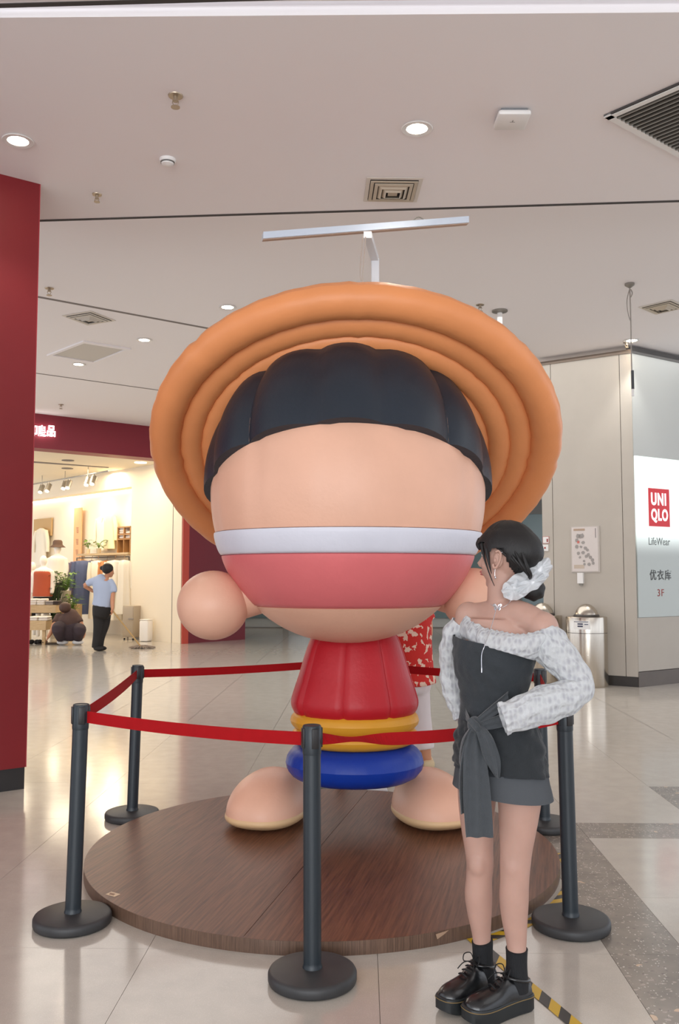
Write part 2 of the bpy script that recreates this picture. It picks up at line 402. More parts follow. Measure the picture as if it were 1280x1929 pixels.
# back wall of the shop, left of the recess
bm = NB(); B0 = We - wn * .6; B1 = B0 + Vector((-6, -.5, 0)); slab(bm, [Z(B0, 0), Z(B1, 0), Z(B1, ZS), Z(B0, ZS)], (0, 1, 0), .1)
struct('wall_shop_back', bm, M_shop, label='far cream wall of the clothing shop', cat='wall')
def shop_lamp(loc, power, size=.6, col=(1.0, .85, .62)):
    area('shop_lamp', loc, size, power, col)
for x, y in ((-4.6, 18.6), (-6.0, 19.4), (-7.5, 20.6), (-5.4, 20.3), (-7.4, 18.6)):
    shop_lamp((x, y, ZS - .06), 26)
for q in (on_line(225, Wa, Wb0), on_line(170, Wa, Wb0), on_line(110, Wa, Wb0)):
    area('shelf_lamp', (q.x, q.y, zc_ - .05), .5, 11, (1.0, .84, .6), (0, 0, math.atan2(wd.y, wd.x)), .15)

# ---- far mall background behind the figure
M_fglass = mat('far_glass', (120, 140, 140), .15, spec=.8); M_fframe = mat('far_frame', (120, 118, 112), .4)
bm = NB(); box2(bm, (-4, 24.2, 0), (14, 24.4, ZF))
bw = struct('wall_back', bm, mat('far_wall', (196, 196, 188), .7), label='far pale wall of the mall behind the sculpture', cat='wall'); ROOTLOC[bw.name] = Vector((0, 0, 0))
for i in range(9):
    x = -3.0 + i * 1.6
    bm = NB(); box2(bm, (x, 24.12, .25), (x + 1.45, 24.19, 3.1)); put('pane', bm, M_fglass, bw, False)
    bm = NB(); box2(bm, (x + 1.45, 24.08, 0), (x + 1.6, 24.2, 3.3)); put('mullion', bm, M_fframe, bw, False)
bm = NB(); box2(bm, (-4, 24.05, 3.1), (14, 24.2, 3.5)); put('header', bm, M_fframe, bw, False)

# ---- white service block with the lit shop sign, right
KC = at(1195, 900, 11.45); KC = Vector((KC.x, KC.y, 0)); KL = on_line(1022, KC, KC + Vector((-1.02, .70, 0))); KR = KC + Vector((.85, .55, 0)).normalized() * 4.0
kd = (KL - KC).normalized(); kn = Vector((-kd.y, kd.x, 0)); kn = kn if kn.y < 0 else -kn
rdv = (KR - KC).normalized(); rnn = Vector((-rdv.y, rdv.x, 0)); rnn = rnn if rnn.y < 0 else -rnn
ZK = at(1185, 665, KC.y).z
bm = NB(); slab(bm, [Z(KC - kn * .03 - rnn * .02, 0), Z(KL - kn * .03, 0), Z(KL + Vector((.6, 2.5, 0)), 0), Z(KR - rnn * .03 + Vector((-.6, 2, 0)), 0), Z(KR - rnn * .03, 0)], (0, 0, 1), ZK - .01)
kw = struct('wall_right', bm, mat('joint_dark', (120, 112, 104), .7), label='pale panelled service block behind the two steel bins', cat='wall'); ROOTLOC[kw.name] = Vector((0, 0, 0))
x1 = on_line(1041, KC, KL, 900); x2 = on_line(1172, KC, KL, 900)
def kpanel(a, b, z0, z1, nrm, m, th=.03, name='panel'):
    dd = (b - a).normalized() * .004
    bm = NB(); slab(bm, [Z(a + dd, z0), Z(b - dd, z0), Z(b - dd, z1), Z(a + dd, z1)], -nrm, th); return put(name, bm, m, kw, False)
kpanel(KC, x2, .13, ZK, kn, M_kiosk); kpanel(x2, x1, .13, ZK, kn, M_kiosk); kpanel(x1, KL, .13, ZK, kn, M_kiosk)
s1 = on_wall(1193, 857, KC, KR).z; s2_ = on_wall(1207, 1164, KC, KR).z
kpanel(KC, KR, .2, s2_, rnn, M_kiosk); kpanel(KC, KR, s1, ZK, rnn, M_kiosk2)
kpanel(KC - kd * -.0, KL, 0, .125, kn, mat('skirting_black', (52, 48, 45), .35), .015, 'skirting')
kpanel(KC, KR, 0, .19, rnn, mat('skirting_brown', (92, 82, 74), .3, var=.08), .015, 'skirting')
bm = NB(); slab(bm, [Z(KC + kn * .01 + rnn * .01, ZK), Z(KL + kn * .01, ZK), Z(KL - kn * .08, ZK), Z(KC - kn * .08, ZK)], (0, 0, 1), .05); put('gap_shade_strip', bm, mat('gap_shade_brown', (120, 105, 92), .6), kw, False)  # strip coloured dark for the shadow gap between block and ceiling
bm = NB(); slab(bm, [Z(KC + rnn * .01, ZK), Z(KR + rnn * .01, ZK), Z(KR - rnn * .08, ZK), Z(KC - rnn * .08, ZK)], (0, 0, 1), .09); put('gap_shade_strip', bm, mat('gap_shade_dark', (86, 84, 82), .6), kw, False)  # shadow gap above the sign face, also put in as dark colour

# sign light box
m = bpy.data.materials.new('backlit_film'); m.use_nodes = True; nt = m.node_tree; b = nt.nodes['Principled BSDF']
b.inputs['Base Color'].default_value = rgb((185, 192, 188)); b.inputs['Roughness'].default_value = .25
ge = nt.nodes.new('ShaderNodeNewGeometry'); sp = nt.nodes.new('ShaderNodeSeparateXYZ'); nt.links.new(ge.outputs['Position'], sp.inputs[0])
mr = nt.nodes.new('ShaderNodeMapRange'); mr.interpolation_type = 'SMOOTHERSTEP'
zl = on_wall(1230, 1055, KC, KR).z; zh = on_wall(1230, 985, KC, KR).z
mr.inputs[1].default_value = zl; mr.inputs[2].default_value = zh; mr.inputs[3].default_value = .0; mr.inputs[4].default_value = .85
nt.links.new(sp.outputs[2], mr.inputs[0]); nt.links.new(mr.outputs[0], b.inputs['Emission Strength']); b.inputs['Emission Color'].default_value = (.9, 1, .97, 1)
sb = thing('light_box_sign', 'tall backlit white shop sign with a red square logo on the service block', 'sign', KC + rdv * 1.0 + Vector((0, 0, s2_)))
aS = on_line(1199, KC, KR, 1000) 
bm = NB(); a = KC + rdv * .03; bm2 = None
slab(bm, [Z(a, s2_ + .004), Z(KR - rdv * .1, s2_ + .004), Z(KR - rdv * .1, s1 - .004), Z(a, s1 - .004)], -rnn, .028); put('film_panel', bm, m, sb, False)
def KW(x, y): return on_wall(x, y, KC, KR)
M_logo = mat('logo_red', (200, 40, 48), .5, emit=.25); M_txt = mat('text_dark', (70, 72, 70), .5); M_txtg = mat('text_grey', (120, 126, 124), .5); M_txtr = mat('text_red', (150, 66, 60), .5)
tl, tr_, bl_, br_ = KW(1222, 919), KW(1261, 922.5), KW(1223, 991), KW(1262, 993)
cL = (tl + br_) / 2; hh = tl.z - bl_.z; ww = (Vector((tr_.x - tl.x, tr_.y - tl.y, 0))).length
bm = NB(); u = rdv * ww / 2; vz = Vector((0, 0, hh / 2)); slab(bm, [cL - u - vz, cL + u - vz, cL + u + vz, cL - u + vz], rnn, .006); put('red_square', bm, M_logo, sb, False, 'red square logo')
off = rnn * .006
text_part('lettering', 'UNI', mat('logo_white', (255, 255, 255), .5, emit=.7), sb, cL + off + Vector((0, 0, hh * .22)) + u * -.06, rdv, (0, 0, 1), hh * .33, ww * .72, .035)
text_part('lettering', 'QLO', MATS['logo_white'], sb, cL + off - Vector((0, 0, hh * .22)) + u * .0, rdv, (0, 0, 1), hh * .37, ww * .80, .035)
p = KW(1243, 1020); text_part('lettering', 'LifeWear', M_txtg, sb, p, rdv, (0, 0, 1), (KW(1243, 1012.5).z - KW(1243, 1026.5).z), (KW(1263, 1020) - KW(1223, 1020)).length, 0, .003)
p = KW(1245, 1083); text_part('lettering', '优衣库', M_txt, sb, p, rdv, (0, 0, 1), (KW(1243, 1073).z - KW(1243, 1093).z), (KW(1265, 1083) - KW(1225, 1083)).length, .012, .003)
p = KW(1245.5, 1116.5); text_part('lettering', '3F', M_txtr, sb, p, rdv, (0, 0, 1), (KW(1243, 1110).z - KW(1243, 1123.5).z), (KW(1251.5, 1083) - KW(1239.5, 1083)).length, .004, .003)

# poster and call-point plates on the left face
def KP(x, y): return on_wall(x, y, KC, KL)
po = thing('floor_guide_poster', 'small framed floor guide poster on the pale block above the steel bins', 'poster', KP(1103, 1076))
def kquad(x0, y0, x1, y1, m, parent, name, th=.01, off=0.0, label=None):
    a, b = KP(x0, (y0 + y1) / 2), KP(x1, (y0 + y1) / 2); z0, z1 = KP((x0 + x1) / 2, y1).z, KP((x0 + x1) / 2, y0).z
    bm = NB(); o = kn * off; slab(bm, [Z(a, z0) + o, Z(b, z0) + o, Z(b, z1) + o, Z(a, z1) + o], kn, th); return put(name, bm, m, parent, False, label)
kquad(1077, 991, 1131, 1078, mat('acrylic', (196, 188, 180), .2), po, 'frame', .012)
kquad(1079, 993, 1128, 1076, mat('poster_paper', (214, 205, 200), .6), po, 'paper', .004, .012)
kquad(1082, 996, 1103, 1000, mat('poster_brown', (176, 152, 132), .6), po, 'title_block', .002, .016)
kquad(1122.6, 995, 1124, 1013, mat('poster_grey', (140, 132, 130), .6), po, 'title_block', .002, .016)
kquad(1083, 1064, 1102, 1071, mat('poster_tan', (196, 180, 164), .6), po, 'title_block', .002, .016)
bm = NB(); random.seed(3)
for (px, py, r) in [(1091, 1010, 6), (1097, 1010, 6), (1088, 1018, 4), (1100, 1022, 4), (1088, 1030, 4), (1096, 1030, 3), (1104, 1032, 4), (1091, 1042, 4), (1100, 1041, 4), (1108, 1036, 4), (1110, 1045, 4), (1114, 1050, 4), (1106, 1048, 4), (1118, 1055, 4), (1119, 1061, 4), (1111, 1063, 4), (1102, 1057, 3), (1103, 1063, 3), (1094, 1050, 3)]:
    c = KP(px, py) + kn * .017; rr = r * .0067
    pts = [c + kd * (rr * math.cos(t) * random.uniform(.7, 1.1)) + Vector((0, 0, rr * math.sin(t) * random.uniform(.7, 1.1))) for t in [i * PI / 3 for i in range(6)]]
    slab(bm, pts, kn, .002)
put('map_drawing', bm, mat('map_grey', (158, 152, 148), .6), po, False)
kquad(1089, 1019, 1093, 1023.5, mat('map_red', (200, 110, 100), .6), po, 'map_marker', .003, .018)
kb = thing('call_plate', 'small white plate with a red button on the edge of the pale block', 'plate', KP(1029, 1037))
kquad(1023, 1026, 1034, 1038, M_white, kb, 'plate', .012); c = KP(1028, 1032) + kn * .014; bm = NB(); ell(bm, c, (.013, .013, .013), None, 12); put('button', bm, mat('button_red', (150, 40, 40), .4), kb)
kb = thing('call_plate', 'small white sign plate outlined in red above the button plate', 'plate', KP(1029, 1024))
kquad(1023, 1010.5, 1035.5, 1024, mat('plate_red', (190, 130, 124), .5), kb, 'border', .006); kquad(1024, 1011.5, 1034.5, 1023, M_white, kb, 'plate', .003, .006); kquad(1031, 1015, 1033.3, 1021, MATS['button_red'], kb, 'pictogram', .002, .009)
kb = thing('wall_dispenser', 'small white box mounted under the framed poster', 'dispenser', KP(1096, 1100))
kquad(1090.5, 1079, 1101, 1099, M_white, kb, 'body', .05); kquad(1093, 1099, 1099, 1103, mat('disp_grey', (150, 146, 138), .5), kb, 'nozzle', .03)
# ============================================================ CEILING FITTINGS
def downlight(px, py, z, label, r=.075, power=22, col=(1, .93, .84), angle=95):
    p = on_z(px, py, z); t = thing('downlight', label, 'downlight', p, 'recessed ceiling downlights')
    bm = NB(); lathe(bm, [(r * .82, -.002), (r * 1.22, -.002), (r * 1.28, -.006), (r * 1.22, -.01), (r * .84, -.008)], p, 32, None, False); put('trim_ring', bm, M_white, t)
    bm = NB(); lathe(bm, [(r * .86, -.004), (r * .84, -.004)], p, 24); put('lens', bm, M_lamp, t)
    l = bpy.data.lights.new('lamp', 'SPOT'); l.energy = power; l.color = col; l.spot_size = math.radians(angle); l.spot_blend = .6; l.shadow_soft_size = .06
    o = bpy.data.objects.new('lamp', l); COL.objects.link(o); o.parent = t; o.location = (0, 0, -.02)
    return t
downlight(34, 264, ZC, 'downlight beside the top of the red pillar', .078, 40, (1, .9, .8), 100)
downlight(786, 241, ZC, 'large downlight left of the white access point', .078, 40, (1, .9, .8), 100)
downlight(429, 578, ZF, 'downlight just left of the orange disc top', .08, 35)
downlight(272, 640, ZF, 'downlight right of the square ceiling hatch', .08, 35)
downlight(148, 686, ZF, 'downlight left of the square ceiling hatch', .08, 35)
downlight(1191, 641, ZF, 'downlight shining on the corner of the pale block', .08, 45, (1, .98, .93), 75)
def sprinkler(px, py, z, label, s=1.0):
    p = on_z(px, py, z); t = thing('sprinkler', label, 'sprinkler', p, 'ceiling sprinkler heads')
    M_b = mat('brass', (176, 160, 140), .35, .7)
    bm = NB(); lathe(bm, [(.002, 0), (.04 * s, 0), (.038 * s, -.006), (.014 * s, -.008)], p, 20, None, True); put('plate', bm, M_b, t)
    bm = NB(); lathe(bm, [(.012 * s, -.006), (.012 * s, -.03), (.016 * s, -.03), (.016 * s, -.036), (.004, -.037)], p, 12)
    for sx in (-1, 1): tube(bm, [(p.x + sx * .012 * s, p.y, p.z - .032, .003), (p.x + sx * .016 * s, p.y, p.z - .045, .003), (p.x, p.y, p.z - .062 * s, .003)], 6, 3)
    lathe(bm, [(.003, -.06 * s), (.024 * s, -.062 * s), (.024 * s, -.066 * s), (.003, -.067 * s)], p, 14); put('head', bm, M_b, t)
sprinkler(331, 180, ZC, 'brass sprinkler head above the round smoke detector', 1.1)
sprinkler(183, 366, ZC, 'brass sprinkler head near the red pillar', .9)
sprinkler(93, 543, ZF, 'small sprinkler head right of the red pillar', 1.2)
sprinkler(115, 762, ZF, 'small sprinkler above the red shop fascia', 1.2)
sprinkler(905, 574, ZF, 'sprinkler head left of the thin white hanging pole', 1.2)
sprinkler(1181, 645, ZF, 'sprinkler head beside the light over the pale block', 1.1)
p = on_z(316, 300, ZC); t = thing('smoke_detector', 'round white smoke detector on the ceiling', 'detector', p)
bm = NB(); lathe(bm, [(.003, 0), (.055, 0), (.055, -.012), (.05, -.02)], p, 32); put('base', bm, M_white, t)
bm = NB(); lathe(bm, [(.045, -.018), (.04, -.036), (.02, -.046), (.002, -.048)], p, 32); put('sensor', bm, M_white, t)
bm = NB(); lathe(bm, [(.0465, -.0225), (.0448, -.0285)], p, 32, None, False); put('vent_slot', bm, M_slot, t)
p = on_z(965, 216, ZC); t = thing('access_point', 'rounded square white wireless access point on the ceiling', 'access point', p)
bm = NB(); box(bm, p + Vector((0, 0, -.035)), (.2, .2, .035), .0, .017); put('cover', bm, M_white, t)
bm = NB(); box(bm, p + Vector((0, 0, -.009)), (.16, .16, .018), .0, .003); put('mounting_plate', bm, mat('ap_grey', (130, 130, 132), .5), t)
text_part('emblem', 'T', mat('ap_mark', (120, 118, 116), .5), t, p + Vector((0, -.02, -.0535)), (1, 0, 0), (0, 1, 0), .022, .03, 0, .0015)

def diffuser(px, py, z, s, label, rz=0.0, n=4, mm=None, sx=1.0):
    p = on_z(px, py, z); t = thing('air_diffuser', label, 'vent', p)
    mm = mm or mat('diffuser_metal', (196, 182, 162), .45)
    R = Matrix.Rotation(rz, 3, 'Z')
    def frame(bm, a, b, z0, z1):
        rings = []
        for q, zz in ((a, z0), (b, z1), (b, z1 - .004), (a, z0 - .004)):
            rings.append([p + R @ Vector((q * i * sx, q * j, zz)) for i, j in ((-1, -1), (1, -1), (1, 1), (-1, 1))])
        vs = skin(bm, rings, False)
        for i in range(4): bm.faces.new((vs[3][i], vs[3][(i + 1) % 4], vs[0][(i + 1) % 4], vs[0][i]))
    bm = NB(); frame(bm, s, s * .86, -.002, -.004); put('frame', bm, mat('diffuser_white', (220, 212, 202), .5), t, False)
    bm = NB(); slab(bm, [p + R @ Vector((s * .88 * i * sx, s * .88 * j, -.001)) for i, j in ((-1, -1), (1, -1), (1, 1), (-1, 1))], (0, 0, 1), .001); put('duct', bm, M_slot, t, False)
    for k in range(n):
        o = s * (.84 - k * .62 / n); bm = NB(); frame(bm, o, o - s * .12, -.006 - .028 * (k % 2 * .2 + .3), -.002 - .012 - .01 * k); put('vane', bm, mm, t, False)
    bm = NB(); q = s * .17; slab(bm, [p + R @ Vector((q * i * sx, q * j, -.03)) for i, j in ((-1, -1), (1, -1), (1, 1), (-1, 1))], (0, 0, -1), .004); put('centre_plate', bm, mm, t, False)
diffuser(740, 357, ZC, .2, 'square air diffuser with nested vanes above the hanging light bar', .03)
diffuser(168, 599, ZF, .22, 'pale square air diffuser between the ceiling joint and hatch', -.45, 4, mat('diffuser_pale', (205, 198, 188), .5))
diffuser(1250, 578, ZF, .2, 'square air diffuser right of the hanging cable', .75)
# ceiling access hatch
pts = [on_z(88, 668, ZF), on_z(157, 641, ZF), on_z(247, 656, ZF), on_z(178, 683, ZF)]
cc = sum(pts, Vector()) / 4; t = thing('ceiling_hatch', 'large square white panel frame in the ceiling between two downlights', 'hatch', cc)
for i in range(4):
    a, b = pts[i], pts[(i + 1) % 4]; bm = NB(); slab(bm, [a, b, b + (cc - b) * .14, a + (cc - a) * .14], (0, 0, -1), .02); put('frame_bar', bm, M_ceil, t, False)
bm = NB(); slab(bm, [cc + (q - cc) * .84 for q in pts], (0, 0, -1), .008); put('panel', bm, mat('hatch_panel', (206, 200, 192), .7), t, False)
# large linear grille upper right
g1, g2, g3 = on_z(1138, 216, ZC), on_z(1280, 154, ZC), on_z(1280, 293, ZC)
ex = (g2 - g1).normalized(); ey = Vector((ex.y, -ex.x, 0)); ey = ey if ey.x > 0 else -ey
Lg, Wg = 1.3, (g3 - g1).length
ey2 = (g3 - g1).normalized()
t = thing('linear_grille', 'large return air grille of thin bars at the upper right of the ceiling', 'vent', g1 + ex * .6 + ey2 * .3)
def gq(a0, a1, b0, b1, z0, th, name, m):
    bm = NB(); slab(bm, [g1 + ex * a0 + ey2 * b0 + Vector((0, 0, z0)), g1 + ex * a1 + ey2 * b0 + Vector((0, 0, z0)), g1 + ex * a1 + ey2 * b1 + Vector((0, 0, z0)), g1 + ex * a0 + ey2 * b1 + Vector((0, 0, z0))], (0, 0, -1), th); return put(name, bm, m, t, False)
WW = 1.05
gq(0, Lg, 0, .012, -.002, .012, 'shadow_gap', M_slot)
gq(0, Lg, .012, .05, -.004, .014, 'frame_bar', M_white); gq(0, .045, .0, WW, -.004, .014, 'frame_bar', M_white)
gq(0, Lg, WW - .05, WW, -.004, .014, 'frame_bar', M_white); gq(Lg, Lg + .045, 0, WW, -.004, .014, 'frame_bar', M_white)
gq(.045, Lg, .05, WW - .05, -.001, .002, 'duct', mat('duct_dark', (26, 24, 26), .8))
nb = 22
for i in range(nb):
    a = .05 + (WW - .1) * (i + .5) / nb
    gq(.045, Lg, a - .006, a + .006, -.006, .014, 'bar', MATS['grey_metal'])

# hanging cable with clear rod, thin pole
p = on_z(1187, 534, ZF); t = thing('hanging_cable', 'looped cable with a dark rod hanging before the pale block corner', 'cable', p)
bm = NB(); lathe(bm, [(.002, 0), (.05, 0), (.05, -.02), (.01, -.05)], p, 20); put('ceiling_rose', bm, M_silver, t)
pe = at(1191, 700, p.y); bm = NB()
tube(bm, [tuple(p) + (.007,), tuple(at(1189, 600, p.y)) + (.007,), tuple(at(1190, 660, p.y)) + (.007,), tuple(pe) + (.007,)], 8, 5)
tube(bm, [tuple(p + Vector((.01, 0, -.02))) + (.005,), tuple(at(1182, 565, p.y)) + (.005,), tuple(at(1184, 590, p.y)) + (.005,), tuple(at(1189, 606, p.y)) + (.005,)], 8, 5)
tube(bm, [tuple(at(1189, 545, p.y)) + (.005,), tuple(at(1192, 552, p.y)) + (.006,), tuple(at(1189, 560, p.y)) + (.005,)], 6, 3)
put('cable', bm, mat('cable_grey', (150, 142, 134), .5), t)
bm = NB(); rod(bm, at(1192, 698, p.y), at(1193, 733, p.y), .016); put('rod', bm, mat('rod_dark', (70, 72, 74), .3), t)
bm = NB(); rod(bm, at(1193, 733, p.y), at(1193, 746, p.y), .014); put('rod_tip', bm, M_white, t)
p = on_z(942, 585, ZF); t = thing('ceiling_pole', 'thin white pole dropping from the ceiling behind the orange disc', 'pole', p)
bm = NB(); lathe(bm, [(.002, 0), (.09, 0), (.09, -.015), (.03, -.03)], p, 24); put('ceiling_flange', bm, M_silver, t)
bm = NB(); rod(bm, p, p + Vector((.0, 0, -1.6)), .03); put('shaft', bm, M_white, t)
# white T-shaped stand behind the sculpture with light bar
t = thing('banner_stand', 'tall white T-shaped stand rising behind the inflatable sculpture', 'stand', (.22, 6.08, 0))
pt = at(707, 488, 6.08); M_al = mat('pale_blue_metal', (205, 216, 230), .3)
bm = NB(); box2(bm, (pt.x - .028, 6.05, 0), (pt.x + .028, 6.11, pt.z), .006); put('post', bm, M_whitem, t, False)
bm = NB(); box2(bm, (pt.x - .07, 6.0, 0.0), (pt.x + .07, 6.16, .02), .006); put('foot_plate', bm, M_whitem, t, False)
ph = at(693, 442, 5.62); bm = NB(); dd = ph - pt; dn = dd.normalized(); sx = Vector((.026, 0, 0)); sz = dn.cross(Vector((1, 0, 0))).normalized() * .022
slab(bm, [pt - sx - sz, pt + sx - sz, pt + sx + sz, pt - sx + sz], dn, dd.length); put('arm', bm, M_whitem, t, False)
a, b = at(495, 446, 5.5), at(881, 416, 5.85); bm = NB(); dn = (b - a).normalized(); sy = dn.cross(Vector((0, 0, 1))).normalized() * .03; sz = Vector((0, 0, .022))
slab(bm, [a - sy - sz, a + sy - sz, a + sy + sz, a - sy + sz], dn, (b - a).length); put('cross_bar', bm, M_al, t, False)
bm = NB(); slab(bm, [a - sy * .6 - sz * 1.2, a + sy * .6 - sz * 1.2, a + sy * .6 - sz, a - sy * .6 - sz], dn, (b - a).length); put('bar_underside', bm, mat('bar_under', (190, 160, 140), .5), t, False)
bm = NB(); q = a + (b - a) * .75 + sz; tube(bm, [tuple(q - dn * .05) + (.004,), tuple(q + Vector((0, 0, .03))) + (.004,), tuple(q + dn * .05) + (.004,)], 6, 4); put('hanger_loop', bm, M_silver, t)
bm = NB()
for k, (o1, o2) in enumerate(((0, .0), (-.02, .01))):
    tube(bm, [tuple(at(684 + k * 5, 446, 5.6)) + (.003,), tuple(at(681 + k * 6, 480, 5.7)) + (.003,), tuple(at(679 + k * 5, 515, 5.8)) + (.003,), tuple(at(683, 560, 5.9)) + (.003,)], 6, 5)
put('wire', bm, mat('wire_pale', (205, 192, 180), .5), t)

# ============================================================ PLATFORM
PC = Vector((-.086, 4.68, 0)); PR = 1.2; PT = .055
A_, B_ = on_z(604, 1594, PT), on_z(684, 1500, PT); sd = (B_ - A_).normalized(); ang = math.atan2(sd.y, sd.x)
M_wood = mat_wood('walnut_laminate', (86, 50, 34), (138, 90, 64), ang, rough=.42)
M_woodv = mat_wood('edge_laminate', (84, 62, 50), (128, 100, 82), PI / 2, (60, 60, 1.5), .4)
t = thing('round_platform', 'low round wood laminate platform under the inflatable sculpture', 'platform', PC)
# seam chord through A_ in direction sd
off_ = (A_ - PC).dot(Vector((-sd.y, sd.x, 0)))
nv = Vector((-sd.y, sd.x, 0)); half = math.acos(max(-1, min(1, off_ / PR)))
a0 = math.atan2(nv.y, nv.x)
for sgn in (1, -1):
    bm = NB(); pts = []
    rng = (a0 - half, a0 + half) if sgn == 1 else (a0 + half, a0 - half + 2 * PI)
    for i in range(65):
        an = rng[0] + (rng[1] - rng[0]) * i / 64
        pts.append(PC + Vector((math.cos(an), math.sin(an), 0)) * (PR - .002) + Vector((0, 0, PT - .012)) + nv * .0012 * sgn)
    slab(bm, pts, (0, 0, 1), .012); put('top_board', bm, M_wood, t, False)
bm = NB(); lathe(bm, [(PR - .02, 0), (PR, 0), (PR + .001, .02), (PR, PT - .0005), (PR - .02, PT - .0005)], PC, 128, None, False)
put('edge_band', bm, M_woodv, t, 60)
bm = NB(); lathe(bm, [(PR - .03, 0.001), (PR - .03, PT - .012)], PC, 64); put('core', bm, M_black, t)
q = on_z(213, 1685, PT); bm = NB(); box(bm, q + Vector((0, 0, .001)), (.055, .035, .0015), -.55); put('sticker', bm, mat('sticker', (214, 190, 160), .6), t, False, 'small cream sticker with faded print')
bm = NB()
for k in range(3): box(bm, q + Vector((-.005 + .001 * k, -.008 + .007 * k, .002)), (.028, .003, .001), -.55)
put('sticker_print', bm, mat('sticker_ink', (130, 96, 80), .6), t, False)
q = on_z(845, 1773, PT * .6); dr = (Vector((q.x, q.y, 0)) - PC).normalized(); q = PC + dr * (PR + .002) + Vector((0, 0, PT * .7)); tg = Vector((-dr.y, dr.x, 0))
bm = NB(); slab(bm, [q - tg * .028 + Vector((0, 0, .008)), q + tg * .03 + Vector((0, 0, .014)), q + tg * .01 + Vector((0, 0, .002)), q - tg * .022 + Vector((0, 0, -.012))], dr, .002); put('chipped_patch', bm, mat('chip', (170, 140, 115), .7), t, False)

# hazard tape on the floor
def mat_tape():
    m = bpy.data.materials.new('hazard_tape'); m.use_nodes = True; nt = m.node_tree; N = nt.nodes; L = nt.links; b = N['Principled BSDF']
    uv = N.new('ShaderNodeTexCoord'); sp = N.new('ShaderNodeSeparateXYZ'); L.new(uv.outputs['UV'], sp.inputs[0])
    ad = N.new('ShaderNodeMath'); ad.operation = 'ADD'; L.new(sp.outputs[0], ad.inputs[0]); 
    m2 = N.new('ShaderNodeMath'); m2.operation = 'MULTIPLY'; m2.inputs[1].default_value = .5; L.new(sp.outputs[1], m2.inputs[0]); L.new(m2.outputs[0], ad.inputs[1])
    fr = N.new('ShaderNodeMath'); fr.operation = 'FRACT'; L.new(ad.outputs[0], fr.inputs[0])
    gt = N.new('ShaderNodeMath'); gt.operation = 'GREATER_THAN'; gt.inputs[1].default_value = .5; L.new(fr.outputs[0], gt.inputs[0])
    mx = N.new('ShaderNodeMix'); mx.data_type = 'RGBA'; L.new(gt.outputs[0], mx.inputs[0]); mx.inputs[6].default_value = rgb((205, 165, 20)); mx.inputs[7].default_value = rgb((42, 36, 34))
    L.new(mx.outputs[2], b.inputs['Base Color']); b.inputs['Roughness'].default_value = .35; return m
M_tape = mat_tape()
def tape(pts, wd, label, z=.0012):
    q = cr([tuple(p) for p in pts], 12) if len(pts) > 2 else [tuple(pts[0]), tuple(pts[1])]
    bm = NB(); uvl = bm.loops.layers.uv.new('uv'); vs = []; s = 0; prev = None
    for i, p in enumerate(q):
        p = Vector(p); tt = (Vector(q[min(i + 1, len(q) - 1)]) - Vector(q[max(i - 1, 0)])).normalized(); n = Vector((-tt.y, tt.x, 0)) * wd / 2
        if prev is not None: s += (p - prev).length
        prev = p; vs.append((bm.verts.new(p - n + Vector((0, 0, z))), bm.verts.new(p + n + Vector((0, 0, z))), s))
    for a, b in zip(vs, vs[1:]):
        f = bm.faces.new((a[0], b[0], b[1], a[1]))
        for lp, (u, v) in zip(f.loops, ((a[2], 0), (b[2], 0), (b[2], 1), (a[2], 1))): lp[uvl].uv = (u / .12, v)
    r = bmesh.ops.extrude_face_region(bm, geom=bm.faces[:]); 
    for v in r['geom']:
        if isinstance(v, bmesh.types.BMVert): v.co.z += .0006
    o = put('floor_tape', bm, M_tape, None, False); return tag(o, label, 'tape')
arc = []
for an in [math.radians(a) for a in (-58, -48, -38, -28, -18, -8, 2)]:
    arc.append(PC + Vector((math.cos(an), math.sin(an), 0)) * (PR + .045))
tape(arc, .05, 'curved yellow and black tape along the right rim of the platform')
tape([on_z(890, 1768), on_z(1100, 1945)], .05, 'straight yellow and black tape running beneath the woman in black shoes', .0022)

# ============================================================ STANCHIONS
M_st = mat('black_powder_coat', (34, 42, 48), .42, bump=.04, bscale=200)
M_base = mat('base_rubber', (52, 52, 53), .5, var=.12, vscale=14)
M_belt = mat('red_webbing', (160, 8, 16), .75, spec=.2, var=.04, vscale=30, bump=.1, bscale=300)
SH = .912
SP = dict(FL=on_z(137, 1717, .05), F=on_z(589, 1821, .05), FR=on_z(1076, 1723, .05), BL=on_z(259, 1527, .05), B=on_z(641, 1482, .05), BR=on_z(1027, 1543, .05))
for k_ in SP:
    p_ = SP[k_]; p_.z = 0; v_ = p_ - PC
    if v_.length < PR + .163: SP[k_] = PC + v_.normalized() * (PR + .163)
lab = dict(FL='black belt stanchion at the left front of the platform', F='black belt stanchion standing in the middle in front of the platform', FR='black belt stanchion right of the woman, in front', BL='black belt stanchion behind the left rim of the platform', B='black belt stanchion behind the sculpture between its legs', BR='black belt stanchion behind the woman at the right rear')
lean = dict(FL=(.018, 0), F=(-.004, 0), FR=(-.012, 0), BL=(.02, 0), B=(0, 0), BR=(-.015, 0))
ST = {}
